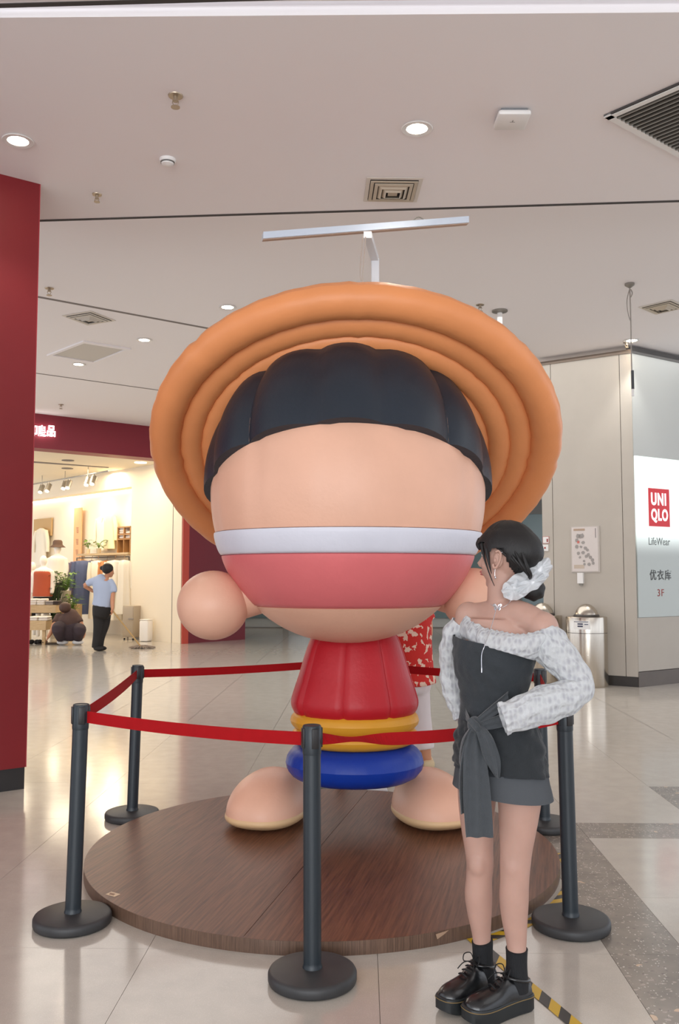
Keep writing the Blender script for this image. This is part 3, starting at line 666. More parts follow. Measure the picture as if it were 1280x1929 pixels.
def post(key):
    p = SP[key]; t = thing('belt_stanchion', lab[key], 'stanchion', p, 'black retractable belt stanchions'); ST[key] = t
    if key == 'B': p = p + Vector((0, 0, 0))
    bm = NB(); lathe(bm, [(.002, 0), (.150, 0), (.158, .004), (.161, .012), (.161, .032), (.156, .041), (.146, .045), (.02, .050)], p, 72); put('base', bm, M_base, t, 50)
    lx = lean[key][0]
    top = p + Vector((lx, 0, SH)); ax = (top - p - Vector((0, 0, .04))).normalized()
    R = Vector((0, 0, 1)).rotation_difference(ax).to_matrix()
    bm = NB(); lathe(bm, [(.036, .045), (.036, .052), (.033, .058), (.0325, .07), (.0325, SH - .07)], p, 36, R); put('pole', bm, M_st, t, 50)
    bm = NB(); lathe(bm, [(.0335, SH - .105), (.0345, SH - .1), (.0345, SH - .004), (.032, SH), (.03, SH - .002), (.002, SH - .003)], p, 36, R); put('head', bm, M_st, t, 50)
    for k in range(4):
        an = k * PI / 2 + .4; c = top + Vector((math.cos(an), math.sin(an), 0)) * .0345 - ax * .045
        bm = NB(); box(bm, c, (.008, .026, .072), an, .002); put('belt_clip', bm, MATS['black_base'], t, 50)
    return top
TOP = {k: post(k) for k in SP}
def belt(a, b, sag=.01, twist=None, parent=None):
    A = TOP[a] - Vector((0, 0, .052)); B = TOP[b] - Vector((0, 0, .052)); d = (B - A); d.z = 0; L_ = d.length; d.normalize()
    A = A + d * .036; B = B - d * .036; n = Vector((-d.y, d.x, 0)); bm = NB(); rings = []
    K = 48
    for i in range(K + 1):
        t_ = i / K; p = A.lerp(B, t_) - Vector((0, 0, sag * 4 * t_ * (1 - t_)))
        an = twist(t_) if twist else 0
        u = Vector((0, 0, math.cos(an))) + n * math.sin(an); v = n * math.cos(an) - Vector((0, 0, math.sin(an)))
        h = .0245; e = .0012
        rings.append([p + u * h + v * e, p + u * h - v * e, p - u * h - v * e, p - u * h + v * e])
    skin(bm, rings); put('belt', bm, M_belt, ST[parent or a], False, 'red webbing belt')
belt('FL', 'F', .012); belt('FL', 'BL', .012, lambda t: .5 * math.sin(PI * t))
belt('F', 'FR', .03, lambda t: 1.15 * math.exp(-((t - .12) / .12) ** 2) + .25)
belt('BL', 'B', .01); belt('BR', 'B', .012); belt('FR', 'BR', .02, None, 'BR')

# ============================================================ BINS
M_steel = mat('brushed_steel', (200, 192, 180), .22, 1.0, stretch=(40, 40, .6), var=.12, vscale=5)
def bin_(c, label, r=.265):
    t = thing('trash_bin', label, 'bin', c)
    bm = NB(); lathe(bm, [(.01, 0), (r * .98, 0), (r, .012), (r, .69)], c, 64); put('body', bm, M_steel, t, 50)
    bm = NB(); lathe(bm, [(r * .985, .688), (r * .985, .698)], c, 64, None, False); put('seam', bm, M_slot, t)
    bm = NB(); lathe(bm, [(r, .696), (r, .89), (r * .985, .9), (r * .93, .902), (r * .6, .895), (.01, .892)], c, 64); put('collar', bm, M_steel, t, 50)
    bm = NB(); dome = [(r * .58 * math.cos(a), .893 + r * .66 * math.sin(a)) for a in [i * PI / 2 / 10 for i in range(10)]] + [(.004, .893 + r * .66)]
    lathe(bm, dome, c, 48); put('dome_lid', bm, M_steel, t, 50)
    bm = NB(); lathe(bm, [(r * .62, .893), (r * .64, .91), (r * .585, .93)], c, 48, None, False); put('dome_rim', bm, mat('rim_dark', (60, 55, 52), .4), t)
    a0, a1 = -PI / 2 - .93, -PI / 2 - .1 ; bm = NB(); rr = r + .002
    def patch(bm, a0, a1, z0, z1, rr):
        n = 10; rings = [[c + Vector((rr * math.cos(a0 + (a1 - a0) * i / n), rr * math.sin(a0 + (a1 - a0) * i / n), z)) for i in range(n + 1)] for z in (z0, z1)]
        skin(bm, rings, False, False)
    patch(bm, a0, a1, .745, .855, rr); put('label_sticker', bm, M_white, t, False, 'white label sticker')
    bm = NB(); patch(bm, a0 + .03, a1 - .1, .838, .846, rr + .002)
    for k in range(2): patch(bm, a0 + .22, a1 - .35, .775 + k * .03, .793 + k * .03, rr + .002)
    patch(bm, a1 - .28, a1 - .1, .805, .815, rr + .002)
    put('label_print', bm, mat('label_ink', (66, 70, 92), .5), t, False)
bin_(on_z(1108, 1291) , 'front stainless steel bin with a dome lid and white label')
bin_(on_z(1108, 1291) + Vector((-.48, .45, 0)), 'rear stainless steel bin partly behind the woman')
# ============================================================ INFLATABLE SCULPTURE (plain faceless stand-in in the same colours)
def nylon(name, c, var=.05): return mat(name, c, .42, var=var, vscale=3, bump=.12, bscale=45, spec=.4)
N_peach = nylon('nylon_peach', (226, 176, 150)); N_or = nylon('nylon_orange', (226, 146, 92)); N_navy = nylon('nylon_navy', (36, 44, 54), .1)
N_red = nylon('nylon_red', (182, 24, 36)); N_yel = nylon('nylon_yellow', (214, 152, 42)); N_blue = nylon('nylon_blue', (8, 52, 150)); N_pink = nylon('nylon_pink', (214, 110, 112)); N_wht = nylon('nylon_white', (212, 212, 222)); N_tan = nylon('nylon_tan', (216, 180, 136)); N_dk = nylon('nylon_plum', (76, 52, 56))
inf = thing('inflatable_sculpture', 'giant inflatable sculpture with orange disc, dark cap and peach ball on the platform', 'sculpture', (.04, 4.75, PT))
BC = Vector((.045, 4.74, 1.90)); RX, RZ = .735, .80
def ballz(r, z): return r
def seam_fn(n, depth, phase=0):
    def f(a, r, z):
        s = abs(math.sin(n * (a + phase) / 2)); return 1 - depth * math.exp(-s * s / .004)
    return f
def prof_ball(z0, z1, n, puff=0.0, inset=.006):
    out = []
    for i in range(n + 1):
        t = i / n; zz = z0 + (z1 - z0) * (.5 - .5 * math.cos(PI * t)) if n > 6 else z0 + (z1 - z0) * t
        k = max(0.0, 1 - (zz / RZ) ** 2) ** .46
        out.append((max(.004, RX * k + puff * math.sin(PI * t) ** .5 - (inset if i in (0, n) else 0)), zz))
    return out
def bz(py): return at(655, py, 4.1).z - BC.z
zA = -.38; zBt = -.28
# lathe sections of the ball
bm = NB(); lathe(bm, prof_ball(-.215, RZ * .999, 40, .004), BC, 96, None, True, seam_fn(12, .012, .13)); put('ball_panel_body', bm, N_peach, inf)
bm = NB(); lathe(bm, prof_ball(-.335, -.215, 10, .016), BC, 96, None, False); put('white_band', bm, N_wht, inf, True, 'white inflated band around the ball')
bm = NB(); lathe(bm, prof_ball(-.60, -.335, 12, .014), BC, 96, None, False); put('pink_band', bm, N_pink, inf, True, 'pink band around the ball')
bm = NB(); lathe(bm, prof_ball(-RZ * .999, -.60, 12, .004), BC, 96, None, True); put('ball_base', bm, N_peach, inf)
# cap: smooth puffy dome of gores, tilted back, with rolled hem
Rc = Matrix.Rotation(-.42, 3, 'X')
bm = NB(); pr = []
for i in range(25):
    t = i / 24; ph = -.12 + t * (PI / 2 + .12); pr.append((max(.004, (RX + .04) * math.cos(ph) ** .95), (RZ - .02) * math.sin(ph)))
lathe(bm, pr, BC + Vector((0, .0, .06)), 112, Rc, True, lambda a, r, z: 1 - .07 * (1 - abs(math.sin(6.5 * (a + PI / 2) + PI / 2)) ** .5)); put('cap', bm, N_navy, inf, True, 'dark navy cap of puffed gores')
# orange disc of concentric air tubes
phi = math.radians(53); nrm = Vector((0, -math.cos(phi), -math.sin(phi))); DCt = at(670, 862, 5.05)
Rd = Vector((0, 0, 1)).rotation_difference(nrm).to_matrix()
rs = [.50, .64, .765, .885, 1.005, 1.175]
for k, (r0, r1) in enumerate(zip(rs, rs[1:])):
    h = .045 if k < 4 else .085; mid = (r0 + r1) / 2; hw = (r1 - r0) / 2 + .006
    bm = NB(); pf = [(mid + hw * math.cos(a), h * math.sin(a)) for a in [2 * PI * i / 20 for i in range(21)]]
    n = 160; lathe(bm, pf, DCt, n, Rd, False, lambda a, r, z: 1 - .006 * math.exp(-(math.sin(4 * a) ** 2) / .002) + .0018 * math.sin(46 * a + r * 30))
    put('air_tube', bm, N_or, inf)
bm = NB(); lathe(bm, [(.004, .0), (.52, .0), (.52, -.04), (.004, -.05)], DCt, 64, Rd); put('disc_centre', bm, N_or, inf)
# torso, rings, base
TC = Vector((.085, 4.98, 0))
def barrel(name, prof, m, fn=None, label=None, sy=1.0, n=96):
    bm = NB(); lathe(bm, prof, TC, n, Matrix.Diagonal((1, sy, 1)), True, fn); return put(name, bm, m, inf, True, label)
pr = [(.20, 1.20), (.25, 1.10), (.285, 1.0), (.315, .90), (.345, .81), (.358, .75), (.34, .70), (.29, .66)]
pr = [tuple(q[:2]) for q in cr([p + (0,) for p in pr], 4)]
bm = NB(); lathe(bm, pr, TC, 96, Matrix.Diagonal((1, .85, 1)), True, seam_fn(8, .05, .2)); put('barrel', bm, N_red, inf, True, 'plain red barrel section')
def torus(name, z, R_, r, m, sy=.85, label=None, rz=None):
    bm = NB(); pf = [(R_ + r * math.cos(a), z + (rz or r) * math.sin(a)) for a in [2 * PI * i / 16 for i in range(17)]]
    lathe(bm, pf, TC, 96, Matrix.Diagonal((1, sy, 1)), False, lambda a, rr, zz: 1 + .004 * math.sin(30 * a)); return put(name, bm, m, inf, True, label)
torus('waist_ring', .655, .285, .075, N_yel, .85, 'upper yellow waist ring', .055)
torus('waist_ring', .57, .275, .08, N_yel, .85, 'lower yellow waist ring', .05)
bm = NB(); lathe(bm, [(.05, .66), (.28, .64), (.30, .58), (.29, .50), (.05, .49)], TC, 48, Matrix.Diagonal((1, .8, 1))); put('waist_core', bm, N_yel, inf)
# blue drum resting on the two base cushions
lf, rf = Vector((-.31, 5.12, 0)), Vector((.43, 5.12, 0))
torus('blue_drum', .425, .26, .125, N_blue, .9, 'blue puffed drum section', .10)
bm = NB(); lathe(bm, [(.05, .50), (.27, .50), (.28, .40), (.25, .335), (.05, .33)], TC, 48); put('drum_core', bm, N_blue, inf)
for q, s in ((lf, -1), (rf, 1)):
    R = Matrix.Rotation(s * .30, 3, 'Z'); c = q + Vector((s * .10, -.02, 0))
    def pad(z0, z1, n, kf):
        rings = []
        for i in range(n + 1):
            z = z0 + (z1 - z0) * i / n; k = kf(i / n)
            ring = []
            for j in range(64):
                a = 2 * PI * j / 64; sx = .215 * k; sy2 = .28 * k
                cx, cy = math.cos(a), math.sin(a)
                ring.append(c + R @ Vector((sx * (abs(cx) ** .85) * (1 if cx > 0 else -1), (sy2 * (abs(cy) ** .85) * (1 if cy > 0 else -1)) + (1 - k) * .10, 0)) + Vector((0, 0, z)))
            rings.append(ring)
        return rings
    bm = NB(); skin(bm, pad(PT + .07, PT + .29, 16, lambda t: max(.06, math.sqrt(max(0, 1 - t * t)) ** .9)))
    put('cushion', bm, N_peach, inf, True, 'rounded peach base cushion')
    bm = NB(); skin(bm, pad(PT + .002, PT + .078, 10, lambda t: .66 + .36 * math.sin(PI * (t * .62)) ** .7)); put('cushion_base', bm, N_tan, inf, True, 'tan underside of the cushion')
# side lobes on short tubes
for s, pe, r in ((-1, at(402, 1140, 4.62), .185), (1, at(893, 1128, 4.75), .17)):
    bm = NB(); q = Vector(pe); ell(bm, q, (r * 1.02, r, r * .98), None, 40); put('side_lobe', bm, N_peach, inf, True, 'round peach balloon lobe')
    bm = NB(); tube(bm, [tuple(q + Vector((-s * .06, .03, .02))) + (.12,), tuple(q + Vector((-s * .26, .08, .09))) + (.13,)], 28, 1); put('lobe_neck', bm, N_peach, inf)
# ============================================================ WOMAN
def skinmat(name, c): return mat(name, c, .5, sub=.15, var=.04, vscale=12, spec=.35)
S_w = skinmat('skin_fair', (186, 148, 133)); H_blk = mat('hair_black', (17, 14, 14), .55, var=.25, vscale=20, stretch=(30, 30, 2), bump=.25, bscale=14)
def hand(bm, wrist, d, nrm, side, curl=.5, s=1.0):
    """palm and five unequal bent fingers. d: direction of fingers, nrm: back of hand, side: +1/-1 thumb side"""
    d = Vector(d).normalized(); nrm = Vector(nrm); nrm = (nrm - d * nrm.dot(d)).normalized(); sd_ = d.cross(nrm) * side; w = Vector(wrist)
    R = Matrix((sd_, d, nrm)).transposed()
    ell(bm, w + d * .042 * s, (.038 * s, .05 * s, .015 * s), R, 16)
    for k, (o, L, r) in enumerate([(.028, .070, .0085), (.010, .078, .009), (-.009, .073, .0085), (-.027, .058, .0075)]):
        p = w + d * .078 * s + sd_ * o * s; q = [tuple(p - d * .02 * s) + (r * s,)]; dd = d.copy()
        for j in range(3):
            an = curl * (.55 + .35 * j); dd = (dd * math.cos(an) - nrm * math.sin(an)).normalized(); p = p + dd * L * s / 3
            q.append(tuple(p) + (r * s * (1 - .12 * (j + 1)),))
        tube(bm, q, 10, 2)
    p = w + d * .02 * s + sd_ * .028 * s; d2 = (d * .6 + sd_ * .7 - nrm * .3).normalized(); q = [tuple(p) + (.011 * s,), tuple(p + d2 * .03 * s) + (.0105 * s,)]
    d3 = (d2 + d * .5 - nrm * .3 * curl).normalized(); q.append(tuple(p + d2 * .03 * s + d3 * .028 * s) + (.008 * s,)); tube(bm, q, 10, 2)

YG = 3.12
def G(x, y, d=0.0): return at(x, y, YG + d)
fT = Vector((-.6, -.8, 0)); LT = Vector((.8, -.6, 0)); UP = Vector((0, 0, 1))
woman = thing('person', 'woman in white off-shoulder blouse, grey top and shorts standing before the platform', 'person', (.55, 3.12, 0))
def ering(c, a, b, n=40, tilt=(0, 0), sq=1.0, L=LT, f=fT, fn=None):
    out = []
    for i in range(n):
        t = 2 * PI * i / n; cx, cy = math.cos(t), math.sin(t); k = fn(t) if fn else 1
        ax = a * k * (abs(cx) ** sq) * (1 if cx >= 0 else -1); by = b * k * (abs(cy) ** sq) * (1 if cy >= 0 else -1)
        out.append(Vector(c) + L * ax + f * by + UP * (tilt[0] * cx + tilt[1] * cy))
    return out
def T(P): return tuple(P)
# ---- body (one surface)
bm = NB()
rows = [(930, 1165, .085, .062), (945, 1195, .135, .082), (938, 1225, .140, .092), (933, 1255, .132, .098), (931, 1290, .118, .088), (931, 1322, .110, .080), (934, 1360, .120, .085), (939, 1400, .140, .095), (943, 1440, .152, .102), (944, 1475, .150, .100), (944, 1492, .12, .085)]
q = cr([(G(x, y).x, G(x, y).y, G(x, y).z, a, b) for x, y, a, b in rows], 3)
skin(bm, [ering(r[:3], r[3], r[4]) for r in q])
# bust
for s in (-1, 1): ell(bm, G(933, 1240) + fT * .042 + LT * s * .055, (.052, .048, .05))
# shoulders, neck
RS, LS = G(884, 1160, .10), G(1022, 1182, -.10); NK = G(945, 1150, .01)
tube(bm, [T(RS) + (.044,), T(G(912, 1157, .07)) + (.045,), T(NK + UP * -.01) + (.052,), T(G(985, 1160, -.05)) + (.05,), T(LS) + (.05,)], 24, 5)
ell(bm, RS, (.05, .05, .052)); ell(bm, LS, (.056, .056, .056))
tube(bm, [T(G(945, 1165, .02)) + (.062,), T(G(944, 1140, .02)) + (.050,), T(G(943, 1115, .015)) + (.046,), T(G(946, 1085, .02)) + (.05,)], 28, 4)
for e in (G(900, 1168, .045), G(985, 1188, -.10)):   # collar bones
    tube(bm, [T(NK + fT * .045 - UP * .028) + (.006,), T((NK + fT * .05 + e) / 2 - UP * .010) + (.007,), T(e + UP * .018) + (.004,)], 10, 3)
# arms
LE, LWr = G(1096, 1288, -.16), G(1016, 1331, -.20)
tube(bm, [T(LS) + (.046,), T(G(1062, 1230, -.13)) + (.040,), T(LE) + (.034,)], 20, 4); ell(bm, LE, (.034,) * 3)
tube(bm, [T(LE) + (.034,), T(G(1045, 1315, -.19)) + (.033,), T(LWr) + (.023,)], 20, 4)
hand(bm, LWr, G(955, 1350, -.21) - LWr, Vector((.1, -1, .2)), 1, .28, .80)
RE, RWr = G(848, 1262, .16), G(872, 1345, .15)
tube(bm, [T(RS) + (.042,), T(G(858, 1215, .13)) + (.037,), T(RE) + (.032,)], 20, 4); ell(bm, RE, (.032,) * 3)
tube(bm, [T(RE) + (.032,), T(G(856, 1305, .155)) + (.030,), T(RWr) + (.022,)], 20, 4)
hand(bm, RWr, G(915, 1385, .14) - RWr, Vector((-.3, .9, .1)), 1, .4, .92)
# legs
RL = [(902, 1470, .060, .080), (899, 1510, .055, .070), (900, 1560, .05, .0605), (903, 1600, .045, .053), (905, 1628, .042, .0505), (903, 1655, .045, .0485), (902, 1685, .052, .0515), (904, 1720, .055, .0455), (907, 1755, .055, .036), (909, 1785, .052, .0325), (911, 1830, .045, .034)]
LL = [(978, 1470, -.045, .088), (979, 1510, -.05, .078), (976, 1560, -.05, .067), (973, 1600, -.05, .058), (971, 1632, -.052, .0545), (970, 1660, -.05, .052), (969, 1692, -.045, .0525), (970, 1730, -.04, .047), (973, 1768, -.04, .038), (974, 1795, -.045, .034), (974, 1845, -.055, .035)]
for A, s in ((RL, .95), (LL, .95)):
    tube(bm, [T(G(x, y, d)) + (r * s,) for x, y, d, r in A], 28, 4)
ell(bm, G(901, 1628, .022), (.036, .036, .048)); ell(bm, G(968, 1632, -.068), (.039, .038, .050))
# feet inside the shoes
fR, fL = Vector((-.76, -.65, 0)).normalized(), Vector((-.87, -.49, 0)).normalized()
aR = Vector((G(911, 1830, .045).x, G(911, 1830, .045).y, 0)); aL = Vector((G(974, 1845, -.055).x, G(974, 1845, -.055).y, 0))
for a_, f_ in ((aR, fR), (aL, fL)):
    tube(bm, [T(a_ + UP * .10) + (.031,), T(a_ + f_ * .04 + UP * .078) + (.026,), T(a_ + f_ * .10 + UP * .068) + (.018,), T(a_ + f_ * .15 + UP * .064) + (.014,)], 16, 3)
# ---- head: facing left and away from the camera
hf = Vector((-.79, .61, .0)).normalized(); hl = Vector((-.61, -.79, 0)).normalized()   # hl: her left ear side, towards the camera
HC = G(955, 1048, .02)
RH = Matrix((hf, hl, UP)).transposed()
def HP(x, y, z): return HC + hf * x + hl * y + UP * z
ell(bm, HP(-.008, 0, .015), (.098, .076, .098), RH, 32)
ell(bm, HP(.030, 0, -.035), (.062, .060, .078), RH, 28)
ell(bm, HP(.046, 0, -.085), (.034, .032, .024), RH, 20)
ell(bm, HP(.066, 0, -.098), (.018, .020, .016), RH, 16)      # chin
for s in (-1, 1):
    ell(bm, HP(.060, s * .030, -.030), (.026, .024, .026), RH, 16)   # cheeks
    ell(bm, HP(.022, s * .050, -.062), (.036, .012, .026), RH, 16)   # jaw
tube(bm, [T(HP(.088, 0, .012)) + (.007,), T(HP(.098, 0, -.012)) + (.009,), T(HP(.112, 0, -.030)) + (.012,)], 12, 3)
for s in (-1, 1): ell(bm, HP(.100, s * .010, -.033), (.010, .008, .007), RH, 10)
ell(bm, HP(.074, 0, .030), (.022, .045, .016), RH, 16)      # brow
ell(bm, HP(.090, 0, -.055), (.014, .022, .0065), RH, 12); ell(bm, HP(.088, 0, -.064), (.013, .018, .0065), RH, 12)
body = put('body', bm, S_w, woman); fuse(body, .0048, 10)
# ears
for s in (1, -1):
    bm = NB(); c = HP(-.004, s * .074, -.012)
    pts = [(-.004, .034), (.012, .030), (.017, .014), (.012, -.004), (.008, -.020), (0, -.028)]
    pts = [(-.006, .026), (-.016, .030), (-.024, .020), (-.022, 0), (-.014, -.018), (-.004, -.030), (.004, -.026), (.006, -.016)]
    tube(bm, [T(c + hf * (x + .008) + UP * z + hl * s * .010) + (.0048,) for x, z in pts], 10, 4)
    ell(bm, c + hl * s * .003 + hf * -.002, (.019, .007, .028), RH, 16)
    ell(bm, c + hl * s * .009 + hf * .006 - UP * .003, (.005, .005, .009), RH, 10)
    tube(bm, [T(c + hf * x + UP * z + hl * s * .010) + (.003,) for x, z in [(-.008, .018), (-.012, .006), (-.008, -.008), (0, -.014)]], 8, 3)
    put('ear', bm, S_w, woman)
# eyes, brows, lips
M_eye = mat('eye_white', (235, 230, 226), .25); M_iris = mat('iris_dark', (40, 26, 20), .2); M_lip = mat('lip', (176, 84, 84), .4)
for s in (1, -1):
    bm = NB(); ell(bm, HP(.073, s * .030, .006), (.010, .012, .0085), RH, 16); e = put('eye', bm, M_eye, woman)
    bm = NB(); ell(bm, HP(.0805, s * .031, .006), (.004, .0055, .006), RH, 12); put('iris', bm, M_iris, e)
    bm = NB(); tube(bm, [T(HP(.092, s * .016, .030)) + (.002,), T(HP(.086, s * .034, .035)) + (.003,), T(HP(.070, s * .050, .030)) + (.0015,)], 8, 3); put('eyebrow', bm, H_blk, woman)
bm = NB(); ell(bm, HP(.0965, 0, -.0555), (.009, .019, .0045), RH, 14); ell(bm, HP(.0945, 0, -.0635), (.009, .016, .005), RH, 14); put('lips', bm, M_lip, woman)
# ---- hair: cap cut around face and ear, swept to a low bun
bm = NB(); vs = bmesh.ops.create_uvsphere(bm, u_segments=72, v_segments=56, radius=1)['verts']
def zcut(x, y):
    if x > .055: return .050 - (x - .055) * .3
    if x > .022: return .050 - (.055 - x) * 2.1
    if x > .010: return -.02 + (.022 - x) * 3.5
    if x > -.022: return .022
    if x > -.045: return .022 - (-.022 - x) * 3.6
    return -.080
for v in vs:
    x, y, z = v.co; rx = .112 if x > 0 else .122
    v.co = Vector((x * rx - .006, y * .088, z * (.116 if z > 0 else .098) + .014))
dele = [v for v in bm.verts if v.co.z < zcut(v.co.x, v.co.y)]
bmesh.ops.delete(bm, geom=dele, context='VERTS')
for v in bm.verts:
    a = math.atan2(v.co.y, v.co.x); n_ = noise.noise(Vector((a * 9, v.co.z * 5, 0))) * .0035
    v.co *= 1 + n_ / .1
    v.co = HC + RH @ v.co
bmesh.ops.solidify(bm, geom=bm.faces[:], thickness=.012)
hair = put('hair', bm, H_blk, woman, 70)
sm = hair.modifiers.new('s', 'SMOOTH'); sm.iterations = 4; bake(hair)
def strand(pts, name='hair_strand', m=H_blk, par=None):
    bm = NB(); tube(bm, pts, 8, 5); return put(name, bm, m, par or hair)
strand([T(HP(.070, .052, .050)) + (.010,), T(HP(.060, .064, .015)) + (.006,), T(HP(.042, .074, -.030)) + (.003,), T(HP(.024, .076, -.075)) + (.002,), T(HP(.012, .072, -.105)) + (.001,)])
strand([T(HP(.045, .066, .045)) + (.012,), T(HP(.038, .074, .012)) + (.008,), T(HP(.028, .078, -.03)) + (.004,), T(HP(.022, .074, -.062)) + (.001,)])
strand([T(HP(.085, .03, .060)) + (.014,), T(HP(.088, .042, .042)) + (.012,), T(HP(.078, .056, .025)) + (.004,)])
strand([T(HP(.095, .0, .062)) + (.016,), T(HP(.1, .012, .045)) + (.012,), T(HP(.094, .03, .030)) + (.004,)])
for k in range(5):
    strand([T(HP(.02 - .03 * k, .080, .05 - .01 * k)) + (.004,), T(HP(-.03 - .022 * k, .081, .01 - .012 * k)) + (.006,), T(HP(-.075 - .012 * k, .062, -.035 - .008 * k)) + (.005,), T(HP(-.10, .03, -.06 - .006 * k)) + (.003,)], 'hair_strand')
# bun and the white bow scrunchie
bc = G(1004, 1108, .00)
bm = NB(); R_ = Matrix.Rotation(-.5, 3, 'Y')
lathe(bm, [(.004, -.034), (.03, -.03), (.044, -.012), (.046, .006), (.036, .024), (.018, .033), (.004, .034)], bc, 40, Matrix.Rotation(1.2, 3, 'X') @ Matrix.Rotation(.3, 3, 'Y'), True, lambda a, r, z: 1 + .05 * math.sin(7 * a + z * 90))
put('hair_bun', bm, H_blk, woman)
M_org = mat('white_organza', (246, 248, 250), .55, sheen=.3, bump=.3, bscale=70)
scr = None
def ruffle(c, ax, ay, az, wL, wS, thick, nf, seed, name, parent):
    bm = NB(); rings = []; n = 96
    for j in range(7):
        t = j / 6; ring = []
        for i in range(n):
            a = 2 * PI * i / n; k = .25 + .75 * t
            wob = 1 + (.05 * math.sin(nf * a + seed) + .03 * math.sin((nf + 4) * a * 1.0 + 2 * seed)) * t
            p = c + ax * (wL * k * wob * math.cos(a)) + ay * (wS * k * wob * math.sin(a)) + az * (thick * (math.sin(nf * a + seed * 3) * .5 * t + .5 * (1 - t * t)))
            ring.append(p)
        rings.append(ring)
    vs2 = skin(bm, rings, False); bm.faces.new(vs2[0])
    bmesh.ops.solidify(bm, geom=bm.faces[:], thickness=.002); return put(name, bm, M_org, parent, 60)
bow_c = G(993, 1094, -.06)
ax = (G(1034, 1066, -.04) - G(952, 1116, -.07)).normalized(); az = Vector((-.1, -1, .15)); az = (az - ax * az.dot(ax)).normalized(); ay = az.cross(ax)
scr = ruffle(bow_c, ax, ay, az, .092, .042, .022, 9, 1.0, 'scrunchie', woman); scr['label'] = 'white ruffled organza bow scrunchie'
ruffle(G(1016, 1074, -.05), (ax + UP * .35).normalized(), (ay - ax * .3).normalized(), az, .055, .034, .02, 7, 2.2, 'bow_loop', scr)
ruffle(G(968, 1112, -.075), (ax - UP * .1).normalized(), ay, az, .042, .036, .02, 6, 3.1, 'bow_loop', scr)
ruffle(G(1000, 1100, -.08), ax, ay, az, .060, .022, .016, 8, 4.1, 'bow_loop', scr)
# earring and necklace with butterfly pendant
M_jw = mat('silver', (215, 215, 220), .2, 1.0)
bm = NB(); e0 = HP(.002, .084, -.045); tube(bm, [T(e0) + (.0015,), T(e0 - UP * .012 + hf * .002) + (.001,), T(e0 - UP * .026 + hf * .002) + (.001,)], 6, 3); ell(bm, e0 - UP * .03, (.003, .003, .006), None, 8); put('earring', bm, M_jw, woman)
bm = NB(); ell(bm, HP(-.026, .084, .012), (.0035,) * 3, None, 10); put('ear_stud', bm, M_jw, woman)
fr = -.135
bm = NB(); tube(bm, [T(G(965, 1128, -.05)) + (.0012,), T(G(955, 1140, -.08)) + (.0012,), T(G(938, 1146, -.095)) + (.0012,), T(G(925, 1138, -.07)) + (.0012,)], 6, 4)
tube(bm, [T(G(935, 1148, -.10)) + (.0013,), T(G(925, 1185, -.128)) + (.0013,), T(G(913, 1218, -.155)) + (.0013,), T(G(908, 1235, -.155)) + (.0013,), T(G(908, 1264, -.155)) + (.0013,)], 6, 4)
rod(bm, G(908, 1258, -.155), G(908, 1267, -.155), .0022)
neck = put('necklace', bm, M_jw, woman)
bm = NB(); pc_ = G(937, 1144, -.105)
for s in (-1, 1):
    for (dx, dz, w_, h_) in ((.008, .005, .008, .007), (.006, -.005, .006, .006)):
        pts = [pc_ + Vector((s * (dx + w_ * math.cos(a) * (.8 + .2 * math.cos(3 * a))), -.004 * abs(math.cos(a)), dz + h_ * math.sin(a) + (.003 * (s * 0 + math.cos(a)) if dz > 0 else 0))) for a in [i * PI / 8 for i in range(16)]]
        slab(bm, pts, (0, -1, 0), .0015)
ell(bm, pc_ + Vector((0, -.002, 0)), (.0016, .0016, .008), None, 8); put('butterfly_pendant', bm, M_jw, neck, False)
# ---- grey bandeau tunic
M_tun = mat('charcoal_knit', (74, 79, 84), .85, var=.06, vscale=40, bump=.25, bscale=220, sheen=.3)
M_wrap = mat('charcoal_wrap', (64, 68, 72), .85, var=.06, vscale=40, bump=.25, bscale=220, sheen=.3)
def garment(rows, name, m, k=4, n=96, wr=.004, ws=9, th=.003, tilt0=None, parent=woman, L=LT, f=fT):
    q = cr([(G(x, y).x, G(x, y).y, G(x, y).z, a, b, t0, t1) for x, y, a, b, t0, t1 in rows], k); rings = []
    for i, r in enumerate(q):
        rg = ering(r[:3], r[3], r[4], n, (r[5], r[6]), 1.0, L, f)
        out = []
        for p in rg:
            nz = abs(noise.noise(Vector((p.x * ws, p.y * ws, p.z * ws * 1.3)))) * wr * 1.4 + .003
            d_ = (p - Vector(r[:3])); d_.z = 0; out.append(p + d_.normalized() * nz)
        rings.append(out)
    bm = NB(); skin(bm, rings, False); bmesh.ops.solidify(bm, geom=bm.faces[:], thickness=th)
    return put(name, bm, m, parent, 60)
garment([(931, 1207, .143, .110, -.018, 0), (932, 1225, .145, .122, -.014, 0), (930, 1255, .138, .118, -.005, 0), (930, 1290, .123, .098, 0, 0), (930, 1322, .115, .089, 0, 0), (934, 1360, .125, .094, 0, 0), (938, 1400, .145, .106, 0, 0), (942, 1435, .158, .116, -.004, 0), (942, 1448, .161, .119, -.006, 0)], 'tunic_top', M_tun, 5, 120, .010, 15)
